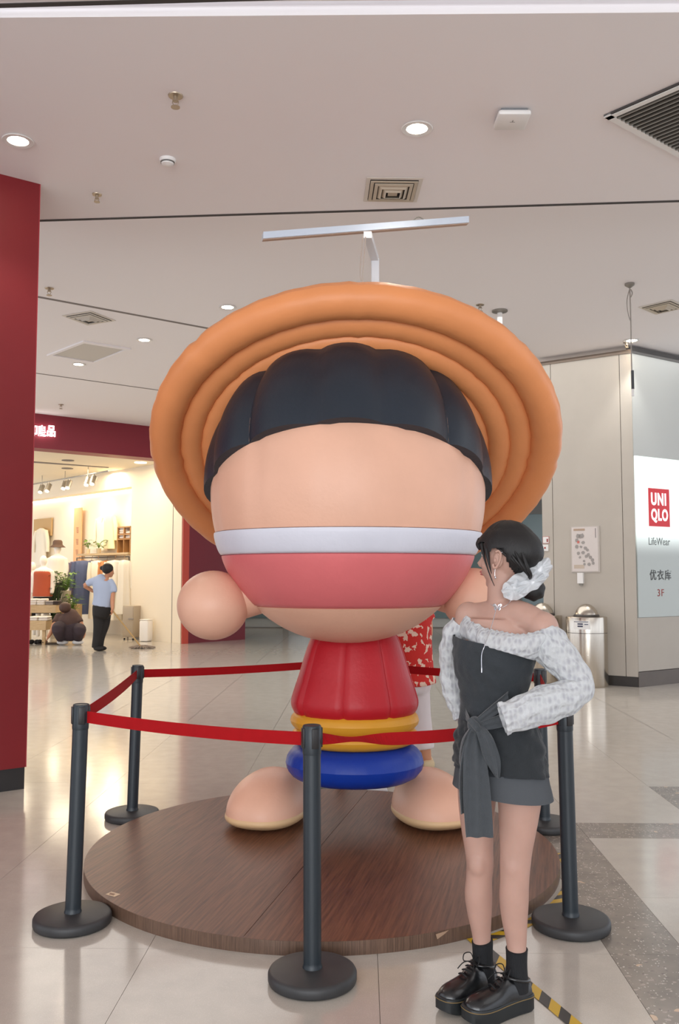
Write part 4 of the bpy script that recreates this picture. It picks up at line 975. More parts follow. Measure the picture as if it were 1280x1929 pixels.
# wrap around the hips with tied knot and tails
wrap = garment([(933, 1345, .126, .098, .018, -.012), (935, 1362, .134, .106, .014, -.012), (938, 1385, .148, .115, .006, -.006), (941, 1415, .158, .122, -.004, 0), (943, 1446, .166, .126, -.012, .004)], 'hip_wrap', M_wrap, 5, 120, .016, 20)
KN = G(895, 1365, -.10)
def cloth_strip(pts, name, m, parent, th=.010, fold=.006, nf=3):
    """pts: (centre, half width vector)"""
    bm = NB(); rings = []
    q = cr([T(c) + T(w_) for c, w_ in pts], 6)
    for i, r in enumerate(q):
        c = Vector(r[:3]); w_ = Vector(r[3:6]); nn = w_.cross(UP); nn = nn.normalized() if abs(w_.z) < .9 * w_.length else Vector((0, -1, 0)); nn = nn if nn.y < 0 else -nn
        top = []; bot = []
        for j in range(13):
            u = -1 + 2 * j / 12; h = fold * math.sin(nf * PI * u + i * .12); p = c + w_ * u + nn * h
            top.append(p + nn * th / 2); bot.append(p - nn * th / 2)
        rings.append(top + bot[::-1])
    skin(bm, rings); return put(name, bm, m, parent, 60)
bm = NB(); ell(bm, KN, (.026, .024, .028), None, 20); tube(bm, [T(KN + Vector((-.02, -.015, .02))) + (.010,), T(KN + Vector((0, -.026, 0))) + (.013,), T(KN + Vector((.016, -.018, -.024))) + (.010,)], 12, 4); put('knot', bm, M_wrap, wrap)
cloth_strip([(KN + Vector((0, -.010, -.01)), Vector((.020, -.008, 0))), (G(895, 1420, -.135), Vector((.036, -.006, 0))), (G(898, 1480, -.15), Vector((.044, -.004, 0))), (G(901, 1535, -.155), Vector((.046, 0, 0))), (G(904, 1577, -.158), Vector((.045, 0, 0)))], 'sash_tail', M_wrap, wrap, .007, .006, 2)
cloth_strip([(KN + Vector((-.004, 0, -.01)), Vector((.016, 0, 0))), (G(884, 1420, -.12), Vector((.026, .004, 0))), (G(880, 1480, -.125), Vector((.028, .006, 0))), (G(882, 1532, -.13), Vector((.026, .008, 0)))], 'sash_tail', M_wrap, wrap, .007, .006, 2)
cloth_strip([(KN + Vector((.01, -.012, -.005)), Vector((.012, 0, .008))), (G(915, 1390, -.15), Vector((.024, -.004, 0))), (G(928, 1430, -.15), Vector((.026, 0, 0))), (G(938, 1465, -.148), Vector((.006, 0, 0)))], 'bow_loop', M_wrap, wrap, .014, .005, 1.5)
cloth_strip([(KN + Vector((-.012, -.008, -.005)), Vector((.010, 0, .008))), (G(878, 1395, -.11), Vector((.014, .006, 0))), (G(873, 1435, -.10), Vector((.012, .004, 0))), (G(876, 1446, -.10), Vector((.006, 0, 0)))], 'bow_loop', M_wrap, wrap, .012, .004, 1.5)
for (x0, y0, x1_, y1_, d0, d1) in ((897, 1362, 958, 1316, -.125, -.155), (900, 1370, 965, 1352, -.13, -.165), (885, 1358, 868, 1328, -.08, .02)):
    cloth_strip([(G(x0, y0, d0 + .02), Vector((0, 0, .014))), (G((x0 + x1_) / 2, (y0 + y1_) / 2, (d0 + d1) / 2 + .022), Vector((0, 0, .020))), (G(x1_, y1_, d1 + .03), Vector((0, 0, .024)))], 'sash_band', M_wrap, wrap, .008, .003, 2)
# shorts (skort)
M_sh = mat('grey_twill', (110, 114, 119), .8, bump=.15, bscale=260)
garment([(942, 1425, .153, .112, 0, 0), (944, 1450, .163, .120, -.004, 0), (946, 1475, .172, .128, -.010, 0), (947, 1490, .178, .132, -.014, 0)], 'shorts', M_sh, 5, 120, .004, 8)
# ---- sheer white ruched blouse
def mat_ruche():
    m = bpy.data.materials.new('white_seersucker'); m.use_nodes = True; nt = m.node_tree; N = nt.nodes; L = nt.links; b = N['Principled BSDF']
    tc = N.new('ShaderNodeTexCoord'); v = N.new('ShaderNodeTexVoronoi'); v.inputs['Scale'].default_value = 1.0; v.inputs['Randomness'].default_value = .45; mpv = N.new('ShaderNodeMapping'); mpv.inputs['Scale'].default_value = (64, 64, 34); L.new(tc.outputs['Object'], mpv.inputs[0]); L.new(mpv.outputs[0], v.inputs['Vector'])
    r = N.new('ShaderNodeValToRGB'); L.new(v.outputs['Distance'], r.inputs[0]); r.color_ramp.elements[0].position = .18; r.color_ramp.elements[1].position = .55
    r.color_ramp.elements[0].color = rgb((222, 223, 228)); r.color_ramp.elements[1].color = rgb((247, 249, 250)); L.new(r.outputs[0], b.inputs['Base Color'])
    b.inputs['Roughness'].default_value = .7; b.inputs['Sheen Weight'].default_value = .3
    nz = N.new('ShaderNodeTexNoise'); nz.inputs['Scale'].default_value = 60; L.new(tc.outputs['Object'], nz.inputs['Vector'])
    ad = N.new('ShaderNodeMath'); ad.operation = 'ADD'; L.new(nz.outputs[0], ad.inputs[0]); L.new(v.outputs['Distance'], ad.inputs[1])
    bp = N.new('ShaderNodeBump'); bp.inputs['Strength'].default_value = .6; bp.inputs['Distance'].default_value = .008; L.new(ad.outputs[0], bp.inputs['Height']); L.new(bp.outputs[0], b.inputs['Normal'])
    ar = N.new('ShaderNodeValToRGB'); L.new(v.outputs['Distance'], ar.inputs[0]); ar.color_ramp.elements[0].position = .10; ar.color_ramp.elements[1].position = .40
    ar.color_ramp.elements[0].color = (.95,) * 3 + (1,); ar.color_ramp.elements[1].color = (1, 1, 1, 1); L.new(ar.outputs[0], b.inputs['Alpha'])
    return m
M_bl = mat_ruche()
def sleeve(pts, name, ruf=9, amp=.05, seed=0, end=1.1):
    bm = NB(); q = cr(pts, 14)
    def fn(s, a):
        k = 1 + amp * math.sin(ruf * a + 2.5 * math.sin(s * 9 + seed)) * .6 + amp * .9 * noise.noise(Vector((math.cos(a) * 1.6, math.sin(a) * 1.6, s * 14 + seed)))
        k += amp * .8 * math.sin(s * 46 + 2.2 * math.sin(2 * a + seed)) 
        if s > .955: k *= 1 + .06 * math.sin(ruf * 1.0 * a)
        return k
    tube(bm, [tuple(p) for p in q], 84, 1, None, fn, False); bmesh.ops.solidify(bm, geom=bm.faces[:], thickness=.002)
    return put(name, bm, M_bl, blouse, 60)
# band around shoulders: lofted loops (right shoulder, front, left shoulder, back)
def loop(pR, pF, pL, pB, n=120):
    key = [pR, (pR + pF) / 2 + (pF - (pR + pL) / 2) * .38, pF, (pF + pL) / 2 + (pF - (pR + pL) / 2) * .38, pL, (pL + pB) / 2 + (pB - (pR + pL) / 2) * .38, pB, (pB + pR) / 2 + (pB - (pR + pL) / 2) * .38]
    m_ = len(key); out = []
    for i in range(n):
        u = i * m_ / n; k = int(u); t = u - k; P = [key[(k + j - 1) % m_] for j in range(4)]
        out.append(.5 * (2 * P[1] + (P[2] - P[0]) * t + (2 * P[0] - 5 * P[1] + 4 * P[2] - P[3]) * t * t + (3 * P[1] - P[0] - 3 * P[2] + P[3]) * t ** 3))
    return out
keys = [(G(873, 1147, .12), G(945, 1189, -.115), G(1040, 1176, -.125), G(965, 1150, .15)),
        (G(864, 1165, .13), G(943, 1199, -.138), G(1050, 1192, -.135), G(965, 1170, .16)),
        (G(862, 1190, .13), G(938, 1213, -.142), G(1040, 1220, -.13), G(962, 1195, .155)),
        (G(872, 1204, .12), G(930, 1222, -.135), G(1010, 1244, -.12), G(958, 1215, .14))]
loops = [loop(*k_) for k_ in keys]
rings = []
for s in range(19):
    u = s / 18 * 3; k_ = min(2, int(u)); t = u - k_; ring = []
    P = [loops[max(k_ - 1, 0)], loops[k_], loops[k_ + 1], loops[min(k_ + 2, 3)]]
    for i in range(120):
        a, b, c, d_ = (P[j][i] for j in range(4))
        p = .5 * (2 * b + (c - a) * t + (2 * a - 5 * b + 4 * c - d_) * t * t + (3 * b - a - 3 * c + d_) * t ** 3)
        ctr = G(950, 1200); o_ = p - ctr; o_.z = 0; o_.normalize()
        ed = 1 if s in (0, 18) else .55
        ring.append(p + o_ * (.005 * math.sin(i * 2 * PI * 22 / 120 + .8 * math.sin(s * .8)) * ed + .005 * noise.noise(p * 24)) + UP * (.0025 * math.sin(i * 1.9) * (1 if s == 0 else 0)))
    rings.append(ring)
bm = NB(); skin(bm, rings, False); bmesh.ops.solidify(bm, geom=bm.faces[:], thickness=.002)
blouse = put('blouse_band', bm, M_bl, woman, 60, 'sheer white off-shoulder ruched band')
sleeve([T(G(1022, 1192, -.11)) + (.056,), T(G(1038, 1218, -.125)) + (.066,), T(G(1062, 1246, -.14)) + (.058,), T(G(1083, 1273, -.155)) + (.053,), T(G(1091, 1291, -.165)) + (.052,), T(G(1078, 1308, -.18)) + (.052,), T(G(1050, 1320, -.195)) + (.060,), T(G(1015, 1332, -.21)) + (.060,), T(G(975, 1346, -.215)) + (.052,), T(G(947, 1354, -.215)) + (.050,)], 'sleeve', 11, .05, 1)
sleeve([T(G(876, 1180, .115)) + (.052,), T(G(862, 1200, .125)) + (.056,), T(G(853, 1228, .14)) + (.048,), T(G(851, 1255, .155)) + (.042,), T(G(853, 1280, .158)) + (.045,), T(G(860, 1310, .158)) + (.045,), T(G(868, 1335, .15)) + (.038,), T(G(874, 1352, .14)) + (.034,)], 'sleeve', 10, .055, 4)
# ---- socks and platform shoes
M_sock = mat('black_sock', (20, 21, 24), .85, bump=.4, bscale=240, stretch=(1, 1, .1)); M_lea = mat('black_leather', (20, 21, 23), .28, bump=.08, bscale=60, coat=.3); M_sole = mat('black_sole', (30, 34, 36), .5); M_wst = mat('welt_stitch', (120, 98, 60), .6)
for A, (y0, y1) in ((RL, (1772, 1835)), (LL, (1787, 1850))):
    pts = [(x, y, d, r) for x, y, d, r in A if y > y0 - 12]; x0, _, d0, r0 = pts[0]
    xe, _, de, re = A[-1]; bm = NB()
    tube(bm, [T(G(x0, y0, d0)) + (.0375,), T(G(x0 + .3 * (xe - x0), y0 + 6, d0)) + (.0365,), T(G((x0 + xe) / 2, (y0 + y1) / 2, (d0 + de) / 2)) + (.0355,), T(G(xe, y1, de)) + (.039,), T(G(xe, y1 + 14, de)) + (.040,)], 40, 5, None, lambda s, a: 1 + .006 * math.sin(20 * a))
    put('sock', bm, M_sock, woman)
def shoe(ank, f_):
    l_ = Vector((-f_.y, f_.x, 0)); o0 = ank - f_ * .055
    def outline(s, w=1.0):
        out = []
        K = [(0, .0), (.0, .022), (.02, .036), (.07, .036), (.13, .041), (.185, .049), (.235, .046), (.268, .028), (.276, .0)]
        up_ = cr([(a, b * w) for a, b in K], 4); lo_ = [(a, -b) for a, b in up_[1:-1]][::-1]
        return [(a, b) for a, b in up_ + lo_]
    ol = outline(0)
    def P(a, b, z): return o0 + f_ * a + l_ * b + UP * z
    def ring(k, z, toe=0.0, grow=0.0): return [P(.138 + (a - .138) * (k + grow), b * (k + grow * 2), z + (toe * max(0, (a - .2) / .07) ** 2)) for a, b in ol]
    bm = NB(); skin(bm, [ring(.96, .002, .014), ring(1.0, .006, .014), ring(1.0, .044, .006), ring(1.0, .052, .006), ring(.97, .055, .006)])
    so = put('shoe_sole', bm, M_sole, woman, 50)
    bm = NB(); rr = ring(1.004, .047, .006); tube(bm, [T(p) + (.0016,) for p in rr + rr[:1]], 6, 1, None, None, False); put('welt_stitching', bm, M_wst, so, True, 'yellow welt stitching')
    bm = NB()
    rows = [(.012, .030, .055, .060, .096), (.03, .034, .058, .068, .098), (.06, .036, .058, .074, .102), (.09, .037, .058, .072, .118), (.12, .039, .056, .066, .118), (.15, .042, .056, .06, .100), (.19, .046, .057, .055, .092), (.225, .045, .060, .05, .088), (.25, .036, .062, .04, .080), (.266, .018, .064, .02, .070)]
    rings = []
    for (a, w_, z0, zz, h) in [tuple(r) for r in cr(rows, 3)]:
        rg = []
        for j in range(28):
            t = 2 * PI * j / 28; c_, s_ = math.cos(t), math.sin(t)
            zc = .052; hh = h - zc
            rg.append(P(a, w_ * (abs(c_) ** .8) * (1 if c_ > 0 else -1) * (1 - .12 * max(0, s_)), zc + (hh * abs(s_) ** .9 if s_ > 0 else -.004)))
        rings.append(rg)
    skin(bm, rings); up = put('shoe_upper', bm, M_lea, woman, 80)
    bm = NB(); c = P(.056, 0, .108); n = 40; pts = [c + f_ * (.046 * math.cos(2 * PI * i / n)) + l_ * (.037 * math.sin(2 * PI * i / n)) + UP * (.012 * math.cos(2 * PI * i / n)) for i in range(n + 1)]
    tube(bm, [T(p) + (.0055,) for p in pts], 10, 1, None, None, False); put('collar', bm, M_lea, up)
    bm = NB()
    for k in range(4):
        a = .108 + k * .018; z = .128 - k * .008; w_ = .018
        tube(bm, [T(P(a, -w_, z - .004)) + (.0026,), T(P(a + .004, 0, z + .004)) + (.003,), T(P(a, w_, z - .004)) + (.0026,)], 8, 3)
    for s in (-1, 1):
        tube(bm, [T(P(.104, 0, .132)) + (.002,), T(P(.10, s * .018, .152)) + (.002,), T(P(.115, s * .034, .148)) + (.002,), T(P(.122, s * .030, .128)) + (.002,), T(P(.108, s * .004, .131)) + (.002,)], 6, 5)
        tube(bm, [T(P(.106, 0, .132)) + (.0018,), T(P(.13, s * .022, .128)) + (.0018,), T(P(.15, s * .034, .108)) + (.0018,)], 6, 4)
    put('laces', bm, mat('lace_black', (14, 14, 15), .7), up)
shoe(aR, fR); shoe(aL, fL)
# ============================================================ BACKGROUND PEOPLE AND SHOP
S_bg = skinmat('skin_tan', (196, 140, 108))
def person_base(label, loc): return thing('person', label, 'person', loc)
def pxm(Y): return Y / F_PX     # metres per photo pixel at depth Y
def limb(bm, pts, Y, n=14): tube(bm, [T(at(x, y, Y + d)) + (r * pxm(Y),) for x, y, d, r in pts], n, 4)
def head_bg(bm, c, f, r):
    f = Vector(f).normalized(); l_ = UP.cross(f); R = Matrix((f, l_, UP)).transposed()
    ell(bm, c, (r * .95, r * .78, r * 1.05), R, 18); ell(bm, c + f * r * .3 - UP * r * .45, (r * .55, r * .5, r * .7), R, 14)
    ell(bm, c + f * r * 1.0 - UP * r * .2, (r * .14, r * .12, r * .2), R, 8)
    for s in (-1, 1): ell(bm, c + l_ * s * r * .8 - UP * r * .1, (r * .16, r * .08, r * .28), R, 8)
# --- cleaner with mop
Y = 16.8
cl = person_base('cleaner in light blue shirt and black trousers pushing a flat mop outside the shop', (at(190, 1226, Y).x, Y, 0))
bm = NB(); hc = at(205, 1074, Y); head_bg(bm, hc, (.75, .6, -.35), .112)
limb(bm, [(202, 1084, 0, 4.5), (197, 1092, 0, 5)], Y)
limb(bm, [(193, 1092, 0, 13), (194, 1110, 0, 16), (193, 1130, 0, 15), (192, 1142, 0, 16), (192, 1150, 0, 15)], Y, 20)
limb(bm, [(180, 1094, 0, 7), (168, 1099, .02, 5), (159, 1103, .05, 4.5)], Y); limb(bm, [(159, 1103, .05, 4.5), (168, 1109, .1, 4), (176, 1114, .12, 3.2)], Y)
limb(bm, [(207, 1096, 0, 7), (212, 1110, -.02, 5), (212, 1125, -.05, 4.5)], Y); limb(bm, [(212, 1125, -.05, 4.4), (212, 1138, -.1, 4), (212, 1148, -.14, 3)], Y)
hand(bm, at(212, 1147, Y - .14), (0, -.1, -1), (1, -.2, 0), 1, .9); hand(bm, at(175, 1114, Y + .12), (1, .1, -.2), (0, .9, .3), 1, .4)
limb(bm, [(186, 1145, 0, 10), (186, 1175, 0, 8), (182, 1200, 0, 6), (181, 1220, 0, 5)], Y); limb(bm, [(199, 1145, .1, 10), (196, 1175, .1, 8), (189, 1200, .1, 6), (188, 1220, .1, 5)], Y)
o = put('body', bm, S_bg, cl); fuse(o, .016, 3)
M_shirt = mat('shirt_blue', (170, 182, 206), .8, bump=.2, bscale=12); M_trs = mat('trousers_black', (30, 27, 27), .8)
bm = NB(); limb(bm, [(199, 1087, 0, 6), (194, 1092, 0, 15), (194, 1104, 0, 18.5), (195, 1120, 0, 18), (193, 1136, 0, 18), (192, 1142, 0, 19)], Y, 24)
limb(bm, [(183, 1093, 0, 8), (170, 1097, .02, 7), (164, 1100, .03, 6.5)], Y); limb(bm, [(205, 1094, 0, 8), (213, 1106, -.02, 7), (214, 1116, -.04, 6.5)], Y)
o = put('shirt', bm, M_shirt, cl); fuse(o, .018, 4)
bm = NB(); limb(bm, [(192, 1139, 0, 17), (192, 1150, 0, 17.5), (189, 1162, 0, 15)], Y, 20)
limb(bm, [(185, 1150, 0, 11), (186, 1175, 0, 10), (183, 1200, 0, 8), (180, 1221, 0, 7.5)], Y); limb(bm, [(199, 1150, .1, 11), (197, 1175, .1, 10), (190, 1200, .1, 8), (187, 1221, .1, 7.5)], Y)
o = put('trousers', bm, M_trs, cl); fuse(o, .018, 3)
for x, d in ((183, 0), (189, .12)):
    bm = NB(); p = at(x, 1224, Y + d); p.z = .045; ell(bm, p + Vector((.04, -.05, 0)), (.12, .06, .045), Matrix.Rotation(-.5, 3, 'Z'), 14); put('shoe', bm, M_trs, cl)
bm = NB(); head_hair = hc + Vector((-.02, -.02, .03)); ell(bm, head_hair, (.110, .112, .106), None, 18); ell(bm, at(193, 1070, Y), (.05, .06, .045), None, 12); put('hair', bm, H_blk, cl)
mp_ = thing('flat_mop', 'grey flat string mop with a thin wooden handle on the polished floor', 'mop', on_z(268, 1221))
bm = NB(); rod(bm, at(212, 1150, Y - .12), at(264, 1216, 17.0), .014); put('handle', bm, mat('mop_handle', (196, 160, 106), .5), mp_)
bm = NB(); c = on_z(268, 1221)
for k in range(46):
    a = random.uniform(-PI, PI); L_ = random.uniform(.55, 1); e_ = c + Vector((.29 * math.cos(a) * L_, .22 * math.sin(a) * L_ , .012)); tube(bm, [T(c + Vector((random.uniform(-.12, .12), random.uniform(-.05, .05), .05))) + (.014,), T((c + e_) / 2 + UP * .03) + (.016,), T(e_) + (.011,)], 6, 3)
o = put('mop_strings', bm, mat('mop_grey', (140, 124, 110), .9), mp_); o['kind'] = 'stuff'
# --- crouching shopper
Y = 18.3
sq = person_base('person in brown shirt and dark trousers crouching by the shop display table', (at(128, 1212, Y).x, Y, 0))
bm = NB(); hc = at(123, 1146, Y - .1); head_bg(bm, hc, (-.3, .9, -.3), .115)
limb(bm, [(125, 1152, 0, 5), (128, 1160, 0, 14), (130, 1175, 0, 19), (132, 1188, 0, 20)], Y, 20)
limb(bm, [(113, 1162, 0, 8), (108, 1172, -.1, 6), (100, 1180, -.2, 5)], Y); limb(bm, [(103, 1176, -.15, 5), (97, 1190, -.25, 4), (90, 1201, -.3, 3)], Y)
limb(bm, [(145, 1165, 0, 7), (153, 1178, -.05, 5.5), (156, 1190, -.1, 5)], Y); limb(bm, [(156, 1188, -.1, 5), (157, 1197, -.12, 4), (152, 1204, -.14, 3)], Y)
hand(bm, at(91, 1200, Y - .3), (-.4, -.1, -.8), (-.6, 0, .6), 1, .6); hand(bm, at(153, 1203, Y - .14), (-.4, .1, -.9), (.9, 0, .2), -1, .6)
limb(bm, [(122, 1190, 0, 13), (112, 1184, -.3, 8), (108, 1186, -.38, 7.5), (113, 1205, -.2, 5.5)], Y); limb(bm, [(142, 1190, 0, 13), (150, 1186, -.2, 8), (150, 1188, -.28, 7.5), (146, 1205, -.1, 5.5)], Y)
o = put('body', bm, S_bg, sq); fuse(o, .018, 3)
M_br = mat('shirt_brown', (84, 62, 56), .85); M_dn = mat('trousers_plum', (62, 50, 56), .85)
bm = NB(); limb(bm, [(124, 1151, 0, 7), (128, 1157, 0, 17), (130, 1168, 0, 22), (131, 1180, 0, 22)], Y, 22); limb(bm, [(114, 1161, 0, 10), (107, 1170, -.1, 8), (104, 1174, -.14, 7.5)], Y); limb(bm, [(143, 1163, 0, 9), (151, 1174, -.05, 8)], Y)
o = put('shirt', bm, M_br, sq); fuse(o, .02, 3)
bm = NB(); limb(bm, [(131, 1176, 0, 22), (133, 1188, 0, 24), (133, 1196, .05, 20)], Y, 20); limb(bm, [(122, 1188, 0, 15), (112, 1182, -.28, 12), (109, 1186, -.38, 11), (115, 1204, -.2, 8)], Y); limb(bm, [(143, 1188, 0, 15), (150, 1186, -.2, 12), (150, 1189, -.28, 11), (147, 1204, -.1, 8)], Y)
o = put('trousers', bm, M_dn, sq); fuse(o, .02, 3)
for x in (118, 147):
    bm = NB(); p = at(x, 1208, Y - .1); p.z = .055; ell(bm, p, (.12, .10, .055), Matrix.Rotation(.3, 3, 'Z'), 14); put('shoe', bm, M_white, sq, True, 'white trainer')
bm = NB(); ell(bm, hc + Vector((.0, -.02, .02)), (.12, .12, .115), None, 18); put('hair', bm, mat('hair_brown', (78, 52, 42), .6), sq)
t = thing('floor_cloth', 'dark flat board held on the floor by the crouching person', 'board', on_z(95, 1213)); bm = NB(); p = on_z(95, 1213); box(bm, p + UP * .012, (.5, .3, .022), .3, .004); put('board', bm, mat('board_dark', (60, 48, 40), .5), t, False)
# --- passer-by hidden behind the sculpture
Y = 6.75
pb = person_base('passer-by in white trousers and red patterned top mostly hidden behind the sculpture', (at(790, 1445, Y).x, Y, 0))
def limm(bm, pts, n=16, Y_=6.75): tube(bm, [T(at(x, y, Y_ + d)) + (r,) for x, y, d, r in pts], n, 4)
bm = NB(); hcx = at(770, 1090, Y); head_bg(bm, hcx, (.2, .95, -.1), .105)
limm(bm, [(770, 1110, 0, .05), (770, 1125, 0, .055)]); limm(bm, [(770, 1128, 0, .12), (770, 1160, 0, .15), (772, 1210, 0, .13), (772, 1250, 0, .15), (772, 1280, 0, .15)], 22)
limm(bm, [(738, 1140, 0, .05), (728, 1190, 0, .042), (732, 1240, -.05, .035), (738, 1270, -.1, .025)]); limm(bm, [(798, 1140, 0, .05), (806, 1185, 0, .042), (800, 1225, -.05, .035), (790, 1255, -.1, .025)])
hand(bm, at(738, 1268, Y - .1), (0, 0, -1), (-1, 0, 0), 1, .4); hand(bm, at(790, 1253, Y - .1), (0, 0, -1), (1, 0, 0), -1, .4)
limm(bm, [(756, 1285, 0, .08), (758, 1350, 0, .06), (762, 1400, 0, .05), (764, 1438, 0, .035)]); limm(bm, [(788, 1285, 0, .08), (794, 1350, 0, .06), (800, 1400, 0, .048), (806, 1438, 0, .034)])
o = put('body', bm, S_bg, pb); fuse(o, .012, 4)
M_wt = mat('trousers_white', (214, 204, 204), .8, bump=.2, bscale=14)
bm = NB(); limm(bm, [(772, 1262, 0, .17), (772, 1290, 0, .17), (772, 1305, 0, .14)], 22); limm(bm, [(757, 1290, 0, .10), (758, 1350, 0, .08), (762, 1410, 0, .075)]); limm(bm, [(786, 1290, 0, .10), (793, 1350, 0, .08), (801, 1410, 0, .075)])
o = put('trousers', bm, M_wt, pb); fuse(o, .014, 3)
m = bpy.data.materials.new('red_floral'); m.use_nodes = True; nt = m.node_tree; b = nt.nodes['Principled BSDF']; tc = nt.nodes.new('ShaderNodeTexCoord'); v = nt.nodes.new('ShaderNodeTexNoise'); v.inputs['Scale'].default_value = 22; nt.links.new(tc.outputs['Object'], v.inputs[0]); r = nt.nodes.new('ShaderNodeValToRGB'); nt.links.new(v.outputs[0], r.inputs[0]); r.color_ramp.interpolation = 'CONSTANT'
r.color_ramp.elements[0].color = rgb((196, 36, 28)); r.color_ramp.elements[1].position = .58; r.color_ramp.elements[1].color = rgb((225, 190, 170)); nt.links.new(r.outputs[0], b.inputs['Base Color']); b.inputs['Roughness'].default_value = .8
bm = NB(); limm(bm, [(770, 1122, 0, .09), (770, 1135, 0, .15), (770, 1165, 0, .175), (774, 1215, 0, .165), (776, 1262, 0, .17), (778, 1290, 0, .185)], 24); limm(bm, [(745, 1138, 0, .065), (734, 1170, 0, .07)]); limm(bm, [(793, 1138, 0, .065), (806, 1170, 0, .07)])
o = put('patterned_top', bm, m, pb); fuse(o, .014, 3)
for x, s in ((764, -1), (808, 1)):
    bm = NB(); p = at(x, 1443, Y); p.z = .035; box(bm, p + Vector((0, .06, 0)), (.085, .25, .06), 0, .02); put('shoe', bm, mat('shoe_beige', (206, 186, 150), .6), pb, True, 'beige shoe')

# --- display table with folded clothes
M_pine = mat_wood('pale_wood', (205, 172, 124), (226, 196, 150), 0, (2, 14, 14), .5)
M_foldw = mat('folded_white', (232, 224, 214), .85); M_foldg = mat('folded_grey', (150, 140, 134), .85); M_foldd = mat('folded_dark', (70, 58, 54), .85)
YT = 18.9
tb = thing('display_table', 'two-tier pale wood display table inside the shop behind the red pillar', 'table', (at(70, 1210, YT).x, YT, 0))
a, b = at(40, 1138, YT), at(115, 1138, YT); zt = at(80, 1139, YT).z; zl = at(80, 1166, YT).z
bm = NB(); box2(bm, (a.x, YT - .35, zt - .16), (b.x, YT + .5, zt)); put('top_tier', bm, M_pine, tb, False)
b2 = at(97, 1170, YT - .4)
bm = NB(); box2(bm, (a.x, YT - .75, zl - .19), (b2.x, YT - .35, zl)); put('lower_tier', bm, M_pine, tb, False)
for x in (a.x + .05, b2.x - .06):
    bm = NB(); box2(bm, (x - .03, YT - .70, 0), (x + .03, YT - .64, zl - .19)); put('leg', bm, M_pine, tb, False)
for x in (a.x + .05, b.x - .06):
    bm = NB(); box2(bm, (x - .03, YT + .38, 0), (x + .03, YT + .44, zt - .16)); put('leg', bm, M_pine, tb, False)
def folded(c, w_, d_, m, label, n=2):
    t = thing('folded_shirt', label, 'clothing', c, 'folded shirts on the display table')
    for k in range(n):
        bm = NB(); box(bm, c + UP * (.022 + .044 * k), (w_, d_, .042), random.uniform(-.12, .12), .018); put('fold', bm, m, t)
k_ = 0
for x, m_, lb in ((66, M_foldw, 'white folded shirts stacked at the left of the upper table tier'), (82, M_foldw, 'white folded shirts in the middle of the upper table tier'), (98, M_foldg, 'grey-edged folded shirts on the upper table tier'), (109, M_foldd, 'dark folded shirts at the right end of the upper table tier')):
    folded(Vector((at(x, 1138, YT - .1).x, YT - .12, zt)), .17 if x < 105 else .12, .3, m_, lb, 3 if x < 90 else 2)
for x, m_, lb in ((66, M_foldw, 'pale folded trousers on the lower table tier beside the pillar'), (84, M_foldw, 'cream folded trousers on the lower table tier near the crouching person')):
    folded(Vector((at(x, 1166, YT - .6).x, YT - .56, zl)), .19, .3, m_, lb, 2)
bm_ = None
for x, lb in ((64, 'dark pair of shoes under the table beside the red pillar'), (79, 'dark pair of shoes under the table near the crouching person')):
    t = thing('display_shoes', lb, 'shoes', Vector((at(x, 1200, YT - .6).x, YT - .55, 0)))
    for s in (-1, 1):
        bm = NB(); p = Vector((at(x, 1200, YT - .6).x + s * .055, YT - .58, .05)); ell(bm, p, (.045, .13, .05), None, 12); put('shoe', bm, M_trs, t)

